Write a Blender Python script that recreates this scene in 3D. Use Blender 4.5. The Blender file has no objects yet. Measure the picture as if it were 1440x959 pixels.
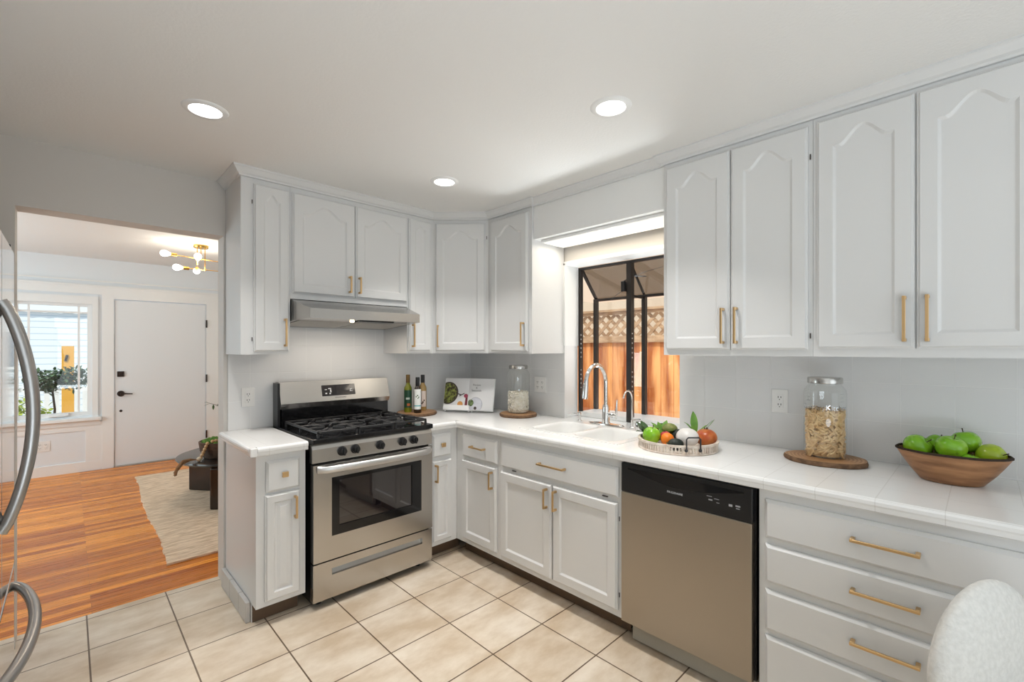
import bpy, bmesh, math, random
from mathutils import Vector, Matrix
C = bpy.context.scene.collection
SC = bpy.context.scene
PI = math.pi
R = math.radians
# ------------------------------------------------------------------ camera
cam_d = bpy.data.cameras.new('camera'); cam = bpy.data.objects.new('camera', cam_d); C.objects.link(cam)
cam.location = (-2.538, -3.147, 1.405)
cam.rotation_euler = (R(90), 0, R(-44.1))
cam_d.sensor_width = 36; cam_d.lens = 643/1440*36; cam_d.shift_y = 11.5/1440; cam_d.clip_start = .02
SC.camera = cam
# ------------------------------------------------------------------ exposure, sky, sun, daylight, fill lamps
SC.view_settings.view_transform = 'Standard'; SC.view_settings.look = 'None'
SC.view_settings.exposure = 0.10; SC.view_settings.gamma = 1.0; SC.view_settings.use_curve_mapping = False
SC.cycles.max_bounces = 10; SC.cycles.diffuse_bounces = 5; SC.cycles.glossy_bounces = 5
SC.cycles.transmission_bounces = 10; SC.cycles.transparent_max_bounces = 16
SC.cycles.sample_clamp_indirect = 6; SC.cycles.caustics_reflective = False; SC.cycles.caustics_refractive = False
W = bpy.data.worlds.new('world'); SC.world = W; W.use_nodes = True
bg = W.node_tree.nodes['Background']; bg.inputs[0].default_value = (.62, .78, 1, 1); bg.inputs[1].default_value = 1.0
SUN, REAR, LIV, CAN, GW, BOUNCE = 4.0, 22, 46, 5.0, 52, 38
def light(name, kind, loc, rot, energy, color=(1, 1, 1), **kw):
    d = bpy.data.lights.new(name, kind); d.energy = energy; d.color = color
    for k, v in kw.items(): setattr(d, k, v)
    o = bpy.data.objects.new(name, d); C.objects.link(o); o.location = loc; o.rotation_euler = rot
    return o
def aim(o, target):
    o.rotation_euler = (Vector(target)-o.location).to_track_quat('-Z', 'Y').to_euler(); return o
s = light('sun', 'SUN', (0, 0, 8), (0, 0, 0), SUN, (1, .95, .86), angle=R(.6))
s.rotation_euler = Vector((.62, .5, -1.0)).to_track_quat('-Z', 'Y').to_euler()
# added unseen fill behind the camera and in living room; garden window daylight
aim(light('rear_fill', 'AREA', (-1.9, -5.9, 1.25), (0, 0, 0), REAR, (.80, .91, 1), shape='RECTANGLE', size=2.6, size_y=2.0), (-2.1, -.5, .8))
aim(light('living_room_fill', 'AREA', (-4.45, 2.3, 1.4), (0, 0, 0), LIV, (.76, .93, 1), shape='RECTANGLE', size=2.0, size_y=1.4), (0, 2.3, 1.2))
aim(light('garden_window_daylight', 'AREA', (1.02, -1.495, .42), (0, 0, 0), GW, (.93, .96, 1), shape='RECTANGLE', size=1.3, size_y=.55), (-.35, -1.495, 1.95))

# added uplight behind the camera, unseen, brightens the ceiling for soft bounce
light('ceiling_bounce_fill', 'AREA', (-2.75, -4.1, .5), (PI, 0, 0), BOUNCE, (.80, .91, 1), shape='DISK', size=1.4)

aim(light('sky_over_garden_window', 'AREA', (.55, -1.495, 2.32), (0, 0, 0), 10, (.92, .96, 1), shape='RECTANGLE', size=.8, size_y=.3), (.2, -1.495, .95))
# ------------------------------------------------------------------ helpers
class MB:
    def __init__(s): s.bm = bmesh.new()
    def quads(s, vs, fs):
        v = [s.bm.verts.new(p) for p in vs]
        for f in fs:
            try: s.bm.faces.new([v[i] for i in f])
            except ValueError: pass
        return s
    def box(s, a, b, bev=0, seg=2):
        x0, y0, z0 = [min(p, q) for p, q in zip(a, b)]; x1, y1, z1 = [max(p, q) for p, q in zip(a, b)]
        vs = [(x, y, z) for x in (x0, x1) for y in (y0, y1) for z in (z0, z1)]
        t = bmesh.new(); v = [t.verts.new(p) for p in vs]
        for f in ((0, 1, 3, 2), (4, 6, 7, 5), (0, 4, 5, 1), (2, 3, 7, 6), (0, 2, 6, 4), (1, 5, 7, 3)): t.faces.new([v[i] for i in f])
        if bev: bmesh.ops.bevel(t, geom=t.edges[:], offset=bev, segments=seg, profile=.5, affect='EDGES')
        return s.merge(t)
    def merge(s, t, m=None):
        if m is not None: bmesh.ops.transform(t, matrix=m, verts=t.verts)
        me = bpy.data.meshes.new('t'); t.to_mesh(me); t.free(); s.bm.from_mesh(me); bpy.data.meshes.remove(me); return s
    def obox(s, c, size, rz=0, bev=0, rx=0, ry=0, seg=2):
        t = MB(); h = [q/2 for q in size]; t.box([-q for q in h], h, bev, seg)
        return s.merge(t.bm, Matrix.Translation(c) @ Matrix.Rotation(rz, 4, 'Z') @ Matrix.Rotation(ry, 4, 'Y') @ Matrix.Rotation(rx, 4, 'X'))
    def tube(s, pts, r, n=12, caps=True, flat=1.0, up=None, closed=False):
        pts = [Vector(p) for p in pts]; rr = r if isinstance(r, (list, tuple)) else [r]*len(pts)
        rings = []; m = len(pts); prev = None
        for i, p in enumerate(pts):
            if closed: t = pts[(i+1) % m]-pts[i-1]
            else: t = pts[min(i+1, m-1)]-pts[max(i-1, 0)]
            t.normalize()
            if up is not None: a = Vector(up)
            elif prev is not None: a = prev
            else: a = Vector((0, 0, 1)) if abs(t.z) < .9 else Vector((1, 0, 0))
            u = a-t*a.dot(t)
            if u.length < 1e-5: u = Vector((1, 0, 0))-t*t.x
            u.normalize(); w = t.cross(u); prev = u
            rings.append([s.bm.verts.new(p+(u*math.cos(2*PI*k/n)+w*flat*math.sin(2*PI*k/n))*rr[i]) for k in range(n)])
        for i in range(m if closed else m-1):
            a, b = rings[i], rings[(i+1) % m]
            for k in range(n): s.bm.faces.new((a[k], a[(k+1) % n], b[(k+1) % n], b[k]))
        if caps and not closed:
            for q in (rings[0][::-1], rings[-1]): s.bm.faces.new(q)
        return s
    def lathe(s, prof, c=(0, 0, 0), n=32, sx=1, sy=1, caps=True, jit=None, ax='z'):
        rings = []
        for r, z in prof:
            ring = []
            for k in range(n):
                a = 2*PI*k/n; q = r*(jit(a) if jit else 1)
                p = (q*math.cos(a)*sx, q*math.sin(a)*sy, z)
                if ax == 'x': p = (z, p[0], p[1])
                if ax == '-x': p = (-z, p[0], p[1])
                if ax == 'y': p = (p[0], z, p[1])
                if ax == '-y': p = (p[0], -z, p[1])
                ring.append(s.bm.verts.new((p[0]+c[0], p[1]+c[1], p[2]+c[2])))
            rings.append(ring)
        for a, b in zip(rings, rings[1:]):
            for k in range(n): s.bm.faces.new((a[k], a[(k+1) % n], b[(k+1) % n], b[k]))
        if caps:
            for q in (rings[0][::-1], rings[-1]):
                if prof[0][0] > 1e-4 or q is rings[-1]:
                    try: s.bm.faces.new(q)
                    except ValueError: pass
        return s
    def prism(s, poly, a, b, ax='y'):
        """poly of 2-D points, extruded along ax between a and b"""
        def P(u, v, w): return {'x': (w, u, v), 'y': (u, w, v), 'z': (u, v, w)}[ax]
        A = [s.bm.verts.new(P(u, v, a)) for u, v in poly]; B = [s.bm.verts.new(P(u, v, b)) for u, v in poly]
        n = len(poly)
        for k in range(n): s.bm.faces.new((A[k], A[(k+1) % n], B[(k+1) % n], B[k]))
        s.bm.faces.new(A[::-1]); s.bm.faces.new(B); return s
    def sphere(s, c, r, sc=(1, 1, 1), n=24, m=14, rot=None, fn=None):
        t = bmesh.new(); bmesh.ops.create_uvsphere(t, u_segments=n, v_segments=m, radius=1)
        for v in t.verts:
            k = fn(v.co) if fn else 1
            v.co = Vector((v.co.x*sc[0]*r*k, v.co.y*sc[1]*r*k, v.co.z*sc[2]*r*k))
        M = Matrix.Translation(c)
        if rot: M = M @ rot
        return s.merge(t, M)
    def xf(s, M): bmesh.ops.transform(s.bm, matrix=M, verts=s.bm.verts); return s
    def build(s, name, m, parent=None, smooth=False, doubles=True):
        if doubles: bmesh.ops.remove_doubles(s.bm, verts=s.bm.verts, dist=1e-5)
        bmesh.ops.recalc_face_normals(s.bm, faces=s.bm.faces)
        if parent is not None:
            o = parent; off = Vector()
            while o: off += o.location; o = o.parent
            bmesh.ops.translate(s.bm, vec=-off, verts=s.bm.verts)
        me = bpy.data.meshes.new(name); s.bm.to_mesh(me); s.bm.free()
        me.materials.append(m)
        if smooth:
            for p in me.polygons: p.use_smooth = True
            try: me.set_sharp_from_angle(angle=R(38))
            except Exception: pass
        ob = bpy.data.objects.new(name, me); C.objects.link(ob); ob.parent = parent
        return ob
def thing(name, label, cat, loc=(0, 0, 0), group=None):
    o = bpy.data.objects.new(name, None); C.objects.link(o); o.location = loc; o.empty_display_size = .1
    return tag(o, label, cat, group)
def tag(o, label, cat, group=None, kind=None):
    o['label'] = label; o['category'] = cat
    if group: o['group'] = group
    if kind: o['kind'] = kind
    return o
def struct(name, mb, m, parent=None, smooth=False):
    o = mb.build(name, m, parent, smooth)
    if parent is None: o['kind'] = 'structure'
    return o
def sroot(name, loc):
    o = bpy.data.objects.new(name, None); C.objects.link(o); o.location = loc; o['kind'] = 'structure'; return o
def text(body, size, M, name, m, parent, ext=.0004, spacing=1.0):
    cu = bpy.data.curves.new(name, 'FONT'); cu.body = body; cu.size = size; cu.extrude = ext; cu.align_x = 'CENTER'; cu.align_y = 'CENTER'; cu.space_character = spacing
    to = bpy.data.objects.new('t', cu); C.objects.link(to)
    dg = bpy.context.evaluated_depsgraph_get(); me = bpy.data.meshes.new_from_object(to.evaluated_get(dg))
    bpy.data.objects.remove(to); t = bmesh.new(); t.from_mesh(me); bpy.data.meshes.remove(me)
    bmesh.ops.transform(t, matrix=M, verts=t.verts); b = MB(); b.bm.free(); b.bm = t
    return b.build(name, m, parent)
def basis(o, u, v):
    """matrix with local x -> u, local y -> v, origin o"""
    u = Vector(u).normalized(); v = Vector(v).normalized(); w = u.cross(v)
    return Matrix(((u.x, v.x, w.x, o[0]), (u.y, v.y, w.y, o[1]), (u.z, v.z, w.z, o[2]), (0, 0, 0, 1)))

# ------------------------------------------------------------------ materials
def mat(name, col, rough=.5, metal=0, bump=0, bscale=200, bmask=(1, 1, 1), vary=0, vscale=5, vmask=(1, 1, 1), col2=None, spec=.5, coat=0, aniso=0, trans=0, ior=1.45, detail=3, rvary=0, lo=.35, hi=.65):
    m = bpy.data.materials.new(name); m.use_nodes = True; nt = m.node_tree; N = nt.nodes; L = nt.links
    b = N['Principled BSDF']; b.inputs['Base Color'].default_value = (*col, 1)
    b.inputs['Roughness'].default_value = rough; b.inputs['Metallic'].default_value = metal
    b.inputs['Specular IOR Level'].default_value = spec; b.inputs['Coat Weight'].default_value = coat
    b.inputs['Anisotropic'].default_value = aniso; b.inputs['Transmission Weight'].default_value = trans; b.inputs['IOR'].default_value = ior
    tc = N.new('ShaderNodeTexCoord')
    def noise(sc, mask, det=3):
        mp = N.new('ShaderNodeMapping'); mp.inputs['Scale'].default_value = mask; L.new(tc.outputs['Object'], mp.inputs[0])
        n = N.new('ShaderNodeTexNoise'); n.inputs['Scale'].default_value = sc; n.inputs['Detail'].default_value = det; L.new(mp.outputs[0], n.inputs[0]); return n
    if col2 is not None:
        n = noise(vscale, vmask, detail); rp = N.new('ShaderNodeValToRGB'); rp.color_ramp.elements[0].position = lo; rp.color_ramp.elements[1].position = hi
        rp.color_ramp.elements[0].color = (*col, 1); rp.color_ramp.elements[1].color = (*col2, 1)
        L.new(n.outputs[0], rp.inputs[0]); L.new(rp.outputs[0], b.inputs['Base Color'])
    if rvary:
        n = noise(vscale, vmask, detail); mr = N.new('ShaderNodeMapRange'); mr.inputs['To Min'].default_value = rough-rvary; mr.inputs['To Max'].default_value = rough+rvary
        L.new(n.outputs[0], mr.inputs[0]); L.new(mr.outputs[0], b.inputs['Roughness'])
    if bump:
        n = noise(bscale, bmask); bp = N.new('ShaderNodeBump'); bp.inputs['Strength'].default_value = bump; bp.inputs['Distance'].default_value = .002
        L.new(n.outputs[0], bp.inputs['Height']); L.new(bp.outputs[0], b.inputs['Normal'])
    return m
def swz(nt, tc, order, off=(0, 0, 0)):
    """reorder object coordinates into the brick texture's plane"""
    N, L = nt.nodes, nt.links
    sp = N.new('ShaderNodeSeparateXYZ'); L.new(tc.outputs['Object'], sp.inputs[0]); cb = N.new('ShaderNodeCombineXYZ')
    for i, a in enumerate(order):
        ad = N.new('ShaderNodeMath'); ad.operation = 'ADD'; ad.inputs[1].default_value = off[i]
        L.new(sp.outputs['XYZ'.index(a)], ad.inputs[0]); L.new(ad.outputs[0], cb.inputs[i])
    return cb
def grid(name, order, off, bw, bh, mortar, c1, c2, cm, rough=.25, stagger=0, bump=.4, smooth=.1, mottled=None, mscale=3, mmask=(1, 1, 1), rm=None, msz=.0, grain=None, coat=0):
    m = bpy.data.materials.new(name); m.use_nodes = True; nt = m.node_tree; N = nt.nodes; L = nt.links
    b = N['Principled BSDF']; b.inputs['Roughness'].default_value = rough; b.inputs['Coat Weight'].default_value = coat; tc = N.new('ShaderNodeTexCoord')
    cb = swz(nt, tc, order, off); br = N.new('ShaderNodeTexBrick'); L.new(cb.outputs[0], br.inputs['Vector'])
    br.offset = stagger; br.offset_frequency = 2 if stagger else 1; br.squash = 1; br.inputs['Scale'].default_value = 1
    br.inputs['Brick Width'].default_value = bw; br.inputs['Row Height'].default_value = bh; br.inputs['Mortar Size'].default_value = mortar; br.inputs['Mortar Smooth'].default_value = smooth
    br.inputs['Color1'].default_value = (*c1, 1); br.inputs['Color2'].default_value = (*c2, 1); br.inputs['Mortar'].default_value = (*cm, 1); br.inputs['Bias'].default_value = 0
    out = br.outputs['Color']
    if mottled:
        mp = N.new('ShaderNodeMapping'); mp.inputs['Scale'].default_value = mmask; L.new(cb.outputs[0], mp.inputs[0])
        n = N.new('ShaderNodeTexNoise'); n.inputs['Scale'].default_value = mscale; n.inputs['Detail'].default_value = 6; n.inputs['Roughness'].default_value = .62; L.new(mp.outputs[0], n.inputs[0])
        rp = N.new('ShaderNodeValToRGB'); rp.color_ramp.elements[0].position = .36; rp.color_ramp.elements[1].position = .66
        rp.color_ramp.elements[0].color = (*mottled[0], 1); rp.color_ramp.elements[1].color = (*mottled[1], 1); L.new(n.outputs[0], rp.inputs[0])
        mx = N.new('ShaderNodeMix'); mx.data_type = 'RGBA'; mx.blend_type = 'MULTIPLY'; mx.inputs[0].default_value = 1
        L.new(out, mx.inputs[6]); L.new(rp.outputs[0], mx.inputs[7]); out = mx.outputs[2]
        if rm is not None:
            mr = N.new('ShaderNodeMapRange'); mr.inputs['To Min'].default_value = rm[0]; mr.inputs['To Max'].default_value = rm[1]; L.new(n.outputs[0], mr.inputs[0]); L.new(mr.outputs[0], b.inputs['Roughness'])
    L.new(out, b.inputs['Base Color'])
    if bump:
        bp = N.new('ShaderNodeBump'); bp.inputs['Strength'].default_value = bump; bp.inputs['Distance'].default_value = .003; bp.invert = True
        L.new(br.outputs['Fac'], bp.inputs['Height']); L.new(bp.outputs[0], b.inputs['Normal'])
    return m
def emit(name, col, st):
    m = bpy.data.materials.new(name); m.use_nodes = True; nt = m.node_tree; nt.nodes.remove(nt.nodes['Principled BSDF'])
    e = nt.nodes.new('ShaderNodeEmission'); e.inputs[0].default_value = (*col, 1); e.inputs[1].default_value = st
    nt.links.new(e.outputs[0], nt.nodes['Material Output'].inputs[0]); return m
def glassy(name, tint, gloss=.08, rough=.0):
    """thin clear pane: mostly transparent with a fresnel reflection"""
    m = bpy.data.materials.new(name); m.use_nodes = True; nt = m.node_tree; N = nt.nodes; L = nt.links; N.remove(N['Principled BSDF'])
    t = N.new('ShaderNodeBsdfTransparent'); t.inputs[0].default_value = (*tint, 1); g = N.new('ShaderNodeBsdfGlossy'); g.inputs['Roughness'].default_value = rough
    lw = N.new('ShaderNodeLayerWeight'); lw.inputs['Blend'].default_value = .5; pw = N.new('ShaderNodeMath'); pw.operation = 'POWER'; pw.inputs[1].default_value = 4
    mi = N.new('ShaderNodeMapRange'); mi.inputs['To Min'].default_value = gloss; mi.inputs['To Max'].default_value = min(1, gloss*8)
    L.new(lw.outputs['Facing'], pw.inputs[0]); L.new(pw.outputs[0], mi.inputs['Value']); mx = N.new('ShaderNodeMixShader'); L.new(mi.outputs[0], mx.inputs[0]); L.new(t.outputs[0], mx.inputs[1]); L.new(g.outputs[0], mx.inputs[2])
    L.new(mx.outputs[0], N['Material Output'].inputs[0]); return m
M = {}
M['wall'] = mat('wall_paint', (.66, .625, .585), .6, bump=.15, bscale=180)
M['ceil'] = mat('ceiling_paint', (.84, .83, .81), .8, bump=.5, bscale=90)
M['wallw'] = mat('hall_white_paint', (.80, .83, .86), .5, bump=.1, bscale=180)
M['cab'] = mat('cabinet_white_paint', (.74, .74, .735), .32, bump=.06, bscale=60)
M['trim'] = mat('white_trim_paint', (.86, .86, .85), .35)
M['brass'] = mat('brushed_brass', (.72, .49, .25), .32, 1)
M['steel'] = mat('brushed_stainless', (.52, .50, .475), .26, 1)
M['steelv'] = mat('brushed_stainless_door', (.40, .355, .30), .36, 1)
M['fridge'] = mat('polished_stainless', (.70, .70, .71), .06, 1)
M['fhandle'] = mat('satin_steel_handle', (.40, .39, .38), .3, 1)
M['chrome'] = mat('chrome', (.80, .80, .80), .07, 1)
M['black'] = mat('black_plastic', (.012, .012, .013), .3)
M['glossblack'] = mat('gloss_black_enamel', (.008, .008, .009), .08)
M['iron'] = mat('cast_iron', (.022, .022, .024), .5, bump=.3, bscale=300)
M['ovenglass'] = mat('dark_oven_glass', (.012, .009, .011), .03, spec=1, coat=.6)
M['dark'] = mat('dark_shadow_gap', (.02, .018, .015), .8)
M['bronze'] = mat('bronze_window_frame', (.045, .04, .038), .35, .6)
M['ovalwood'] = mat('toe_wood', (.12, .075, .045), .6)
M['counter'] = grid('white_counter_tile', 'YXZ', (.0515+.1675*30, .64+.1675*30, 0), .1675, .1675, .0012, (.87, .87, .865), (.88, .88, .875), (.76, .75, .735), .16, bump=.3)
M['white'] = mat('white_porcelain', (.88, .88, .87), .1)
M['tileB'] = grid('back_wall_tile', 'XZY', (.0667+.1667*30, -.915-.005+.1685*30, 0), .1667, .1685, .0018, (.75, .75, .75), (.77, .77, .77), (.83, .83, .825), .15, bump=.6)
M['tileR'] = grid('right_wall_tile', 'YZX', (.0667+.1667*30, -.915-.005+.1685*30, 0), .1667, .1685, .0018, (.75, .75, .75), (.77, .77, .77), (.83, .83, .825), .15, bump=.6)
M['tilebase'] = grid('grey_base_tile', 'YZX', (.19*9, 0, 0), .19, .3, .003, (.50, .48, .46), (.54, .52, .5), (.25, .23, .2), .3)
M['floor'] = grid('stone_floor_tile', 'XYZ', (2.471+.334*30, -.096+.334*30, 0), .334, .334, .0034, (.79, .70, .575), (.74, .645, .52), (.15, .10, .06), .3, bump=.5, mottled=((.74, .66, .57), (1.02, 1.02, 1.04)), mscale=4.5, mmask=(.7, 1.3, 1), rm=(.22, .42))
M['wood'] = grid('oak_strip_floor', 'XYZ', (20, 20, 0), 1.35, .057, .0006, (.98, .37, .045), (.46, .115, .008), (.18, .05, .01), .2, stagger=.37, bump=.15, mottled=((.74, .70, .66), (1.12, 1.1, 1.05)), mscale=4, mmask=(1, 16, 1), rm=(.22, .34), coat=0)
M['wood'].node_tree.nodes['Principled BSDF'].inputs['Specular IOR Level'].default_value = .28
M['thick'] = glassy('window_glass', (.96, .98, .97), .05)
M['tint'] = glassy('bronze_tinted_glass', (.50, .47, .44), .05)
M['jar'] = glassy('jar_glass', (.975, .985, .98), .055, .03)
M['lens'] = emit('lamp_lens', (1, .97, .92), 9)
M['bulb'] = emit('bulb_glow', (1, .93, .82), 14)
M['ledw'] = emit('hood_bulb', (1, .75, .45), 6)
M['plate'] = mat('outlet_plastic', (.84, .83, .81), .3)
M['boucle'] = mat('boucle_fabric', (.80, .79, .76), .95, bump=1, bscale=160, col2=(.72, .71, .68), vscale=90)
M['bark'] = mat('bark', (.10, .055, .03), .9, bump=1, bscale=60, bmask=(1, 1, .3), col2=(.21, .12, .065), vscale=40)
M['slice'] = mat('wood_slice', (.36, .19, .09), .45, col2=(.46, .26, .13), vscale=9)
M['bowlwood'] = mat('turned_bowl_wood', (.17, .07, .026), .38, col2=(.42, .21, .095), vscale=7, vmask=(1, .8, 5), bump=.2, bscale=30, detail=8, lo=.3, hi=.62)
M['greenapple'] = mat('green_apple_skin', (.16, .42, .012), .2, col2=(.30, .55, .03), vscale=9, coat=.3)
M['stem'] = mat('brown_stem', (.06, .035, .015), .7)
M['outwood'] = mat('cedar_fence_boards', (.34, .09, .018), .75, col2=(.80, .37, .14), vscale=3.2, vmask=(1, 3.4, .45), bump=.4, bscale=20, bmask=(1, 3, .3), detail=9, lo=.36, hi=.60)

# ------------------------------------------------------------------ room shell
XL, YR, ZC, ZL = -3.47, -6.0, 2.40, 2.46
struct('floor', MB().box((XL-.15, YR-.1, -.05), (.0, .15, 0)), M['floor'])
struct('floor_living_room', MB().box((-4.6, .15, -.05), (.15, 4.2, 0)), M['wood'])
struct('ceiling', MB().box((XL-.15, YR-.1, ZC), (.15, .01, ZC+.3)), M['ceil'])
struct('ceiling_living_room', MB().box((-4.6, .0101, ZL), (.15, 4.21, ZL+.24)), M['ceil'])
w = MB()
w.box((XL-.15, .01, 0), (-2.72, .15, ZL)).box((-1.875, .01, 0), (.15, .15, ZL)).box((-2.72, .01, 2.08), (-1.875, .15, ZL))
w.box((-4.6, .01, 0), (XL-.15, .15, ZL))
struct('wall_back', w, M['wall'])
OY0, OY1, OZ0, OZ1 = -1.93, -1.06, .915, 2.015       # garden window opening
w = MB()
w.box((.01, YR, 0), (.15, OY0, ZC)).box((.01, OY1, 0), (.15, .0099, ZC)).box((.01, OY0, 0), (.15, OY1, .894)).box((.01, OY0, OZ1), (.15, OY1, ZC))
struct('wall_right', w, M['wall'])
struct('wall_left', MB().box((XL-.15, YR, 0), (XL, .0099, ZC)), M['wall'])
w = MB()
w.box((XL-.15, YR-.15, 0), (.15, YR, ZC))
struct('wall_rear', w, M['wall'])
struct('wall_living_left', MB().box((-4.6, .15, 0), (-4.5, 4.2, ZL)), M['wallw'])
struct('wall_living_right', MB().box((.05, .15, 0), (.15, 4.06, ZL)), M['wallw'])
YF = 4.06
wx0, wx1, wz0, wz1 = -2.97, -2.345, .64, 1.925
w = MB()
w.box((-4.5, YF, 0), (wx0, YF+.14, ZL)).box((wx1, YF, 0), (-2.15, YF+.14, ZL)).box((wx0, YF, 0), (wx1, YF+.14, wz0)).box((wx0, YF, wz1), (wx1, YF+.14, ZL))
w.box((-2.15, YF, 2.0), (-1.23, YF+.14, ZL)).box((-1.23, YF, 0), (.15, YF+.14, ZL))
struct('wall_front', w, M['wallw'])
# backsplash tile skins
t = MB().box((-1.855, .0, .915), (0, .01, 1.38)).box((-1.62, 0, 1.38), (-.83, .01, 1.55))
struct('wall_tile_back', t, M['tileB'])
t = MB().box((0, OY1, .915), (.01, 0, 1.43)).box((0, -3.6, .915), (.01, OY0, 1.38)).box((0, OY1+.0, .915), (.15, OY1-.008, 1.43)).box((0, OY0, .915), (.15, OY0+.008, 1.43))
struct('wall_tile_right', t, M['tileR'])
# soffit above the window
struct('wall_window_soffit', MB().box((-.315, -1.995, 2.135), (0.0, -1.062, ZC)), M['trim'])
sl = thing('strip_light', 'glowing warm white strip light under the soffit above the sink window', 'ceiling light', (-.16, -1.53, 2.135))
MB().box((-.27, -1.975, 2.116), (-.04, -1.085, 2.1345), .003).build('housing', M['trim'], sl)
MB().box((-.255, -1.96, 2.1135), (-.055, -1.10, 2.1158)).build('diffuser', emit('strip_diffuser', (1, .95, .84), 1.25), sl)
l = light('lamp', 'AREA', (.005, 0, -.026), (0, 0, 0), 2.0, (1, .90, .74), shape='RECTANGLE', size=.18, size_y=.84); l.parent = sl
# window casing in the recess
w = MB()
w.box((-.006, OY1, 1.43), (.15, OY1-.014, OZ1)).box((-.006, OY0, 1.43), (.15, OY0+.014, OZ1)).box((-.006, OY0, OZ1-.012), (.15, OY1, OZ1+.012))
struct('trim_1', w, M['trim'])
# crown mouldings along the ceiling
def crown(n, pts, z0=2.352, proj=.045):
    prof = [(0, z0), (.010, z0), (.012, z0+.008), (.022, z0+.014), (proj-.006, ZC-.012), (proj, ZC-.008), (proj, ZC), (0, ZC)]
    b = MB()
    P = [Vector((x, y)) for x, y in pts]; rings = []
    for i, p in enumerate(P):
        dirs = []
        if i > 0: dirs.append((P[i]-P[i-1]).normalized())
        if i < len(P)-1: dirs.append((P[i+1]-P[i]).normalized())
        ns = [Vector((d.y, -d.x)) for d in dirs]; nn = sum(ns, Vector((0, 0)))/len(ns); nn = nn/nn.length_squared if len(ns) > 1 else nn
        rings.append([b.bm.verts.new((p.x+nn.x*u, p.y+nn.y*u, z)) for u, z in prof])
    for a, c in zip(rings, rings[1:]):
        for k in range(len(prof)): b.bm.faces.new((a[k], a[(k+1) % len(prof)], c[(k+1) % len(prof)], c[k]))
    b.bm.faces.new(rings[0]); b.bm.faces.new(rings[-1][::-1])
    return struct(n, b, M['cab'])
crown('trim_2', [(-1.866, -.0), (-1.866, -.332), (-.62, -.332), (-.332, -.62), (-.332, -1.06), (-.317, -1.062), (-.317, -1.993), (-.332, -1.996), (-.332, -3.60)])
# doorway edge strips: none in the photo (painted plaster return) - grey tile base at the cabinet side
struct('trim_3', MB().box((-1.889, -.52, 0), (-1.868, .0, .105), .003), M['tilebase'])
# living room picture rail, casings, wainscot
w = MB()
w.box((-4.5, YF-.02, 2.045), (.15, YF, 2.13)).box((-4.5, YF-.035, 2.13), (.15, YF, 2.15)).box((-4.5, YF-.025, 2.19), (.15, YF, 2.205))
struct('trim_4', w, M['trim'])
w = MB()
w.box((-2.26, YF-.02, 0), (-2.155, YF, 2.045)).box((-1.225, YF-.02, 0), (-1.09, YF, 2.045)).box((-2.155, YF-.02, 2.0), (-1.225, YF, 2.045))
struct('trim_5', w, M['trim'])
w = MB()
w.box((-4.5, YF-.015, 0), (-2.26, YF, .11)).box((-4.5, YF-.012, .47), (-2.26, YF, .56)).box((-2.40, YF-.012, .11), (-2.26, YF, .47)).box((-3.3, YF-.012, .11), (-3.2, YF, .47))
w.box((-1.09, YF-.015, 0), (.15, YF, .11))
struct('baseboard_front', w, M['trim'])

# ------------------------------------------------------------------ front window and door
win = sroot('window_2', (-2.66, YF, 1.28))
f = MB()
f.box((wx0-.07, YF-.022, wz0-.02), (wx0, YF, wz1)).box((wx1, YF-.022, wz0-.02), (wx1+.05, YF, wz1)).box((wx0-.07, YF-.024, wz1), (wx1+.05, YF, wz1+.09))
f.box((wx0-.09, YF-.07, wz0-.055), (wx1+.08, YF, wz0-.0201), .004).box((wx0-.07, YF-.025, wz0-.11), (wx1+.07, YF, wz0-.0551))
ia, ib, ja, jb = wx0+.04, wx1-.04, wz0+.045, wz1-.03
f.box((wx0, YF+.02, wz0), (ia, YF+.06, wz1)).box((ib, YF+.02, wz0), (wx1, YF+.06, wz1)).box((ia, YF+.02, wz0), (ib, YF+.06, ja)).box((ia, YF+.02, jb), (ib, YF+.06, wz1))
struct('window_frame', f, M['trim'], win)
f = MB()
for x in (-2.853, -2.456): f.box((x-.01, YF+.03, wz0), (x+.01, YF+.05, wz1))
f.box((wx0, YF+.028, 1.815), (wx1, YF+.052, 1.835))
struct('muntin_bars', f, M['trim'], win)
struct('window_glass', MB().box((wx0, YF+.038, wz0), (wx1, YF+.042, wz1)), M['thick'], win)
f = MB().box((-2.70, YF-.012, wz0+.005), (-2.54, YF+.02, wz0+.045), .003).box((-2.685, YF-.03, wz0+.012), (-2.555, YF-.012, wz0+.022))
struct('sash_lift', f, M['trim'], win)
M['door'] = mat('door_white_paint', (.80, .82, .84), .4)
M['oilbronze'] = mat('dark_bronze_hardware', (.05, .035, .03), .35, .8)
dr = sroot('door_1', (-1.69, YF, 0))
struct('door_panel', MB().box((-2.147, YF-.005, .012), (-1.234, YF+.04, 1.99), .003), M['door'], dr)
struct('deadbolt', MB().box((-2.125, YF-.022, 1.075), (-2.06, YF-.0055, 1.14), .004).box((-2.105, YF-.035, 1.095), (-2.08, YF-.02, 1.12), .003), M['oilbronze'], dr)
h = MB().lathe([(.0, .03), (.02, .028), (.034, .012), (.036, 0)], (-2.09, YF-.0055, .872), 20, ax='-y').tube([(-2.09, YF-.03, .872), (-2.09, YF-.05, .872), (-2.05, YF-.055, .872), (-1.985, YF-.05, .866)], [.012, .011, .009, .006], 10)
struct('door_handle', h, M['oilbronze'], dr, True)
struct('door_viewer', MB().lathe([(.0, .004), (.014, .003), (.015, 0)], (-2.09, YF-.0055, .665), 14, ax='-y'), M['oilbronze'], dr)
for z in (1.74, 1.02, .28): struct('door_hinge', MB().lathe([(.009, -.05), (.009, .05)], (-1.226, YF-.028, z), 10), M['oilbronze'], dr)
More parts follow.
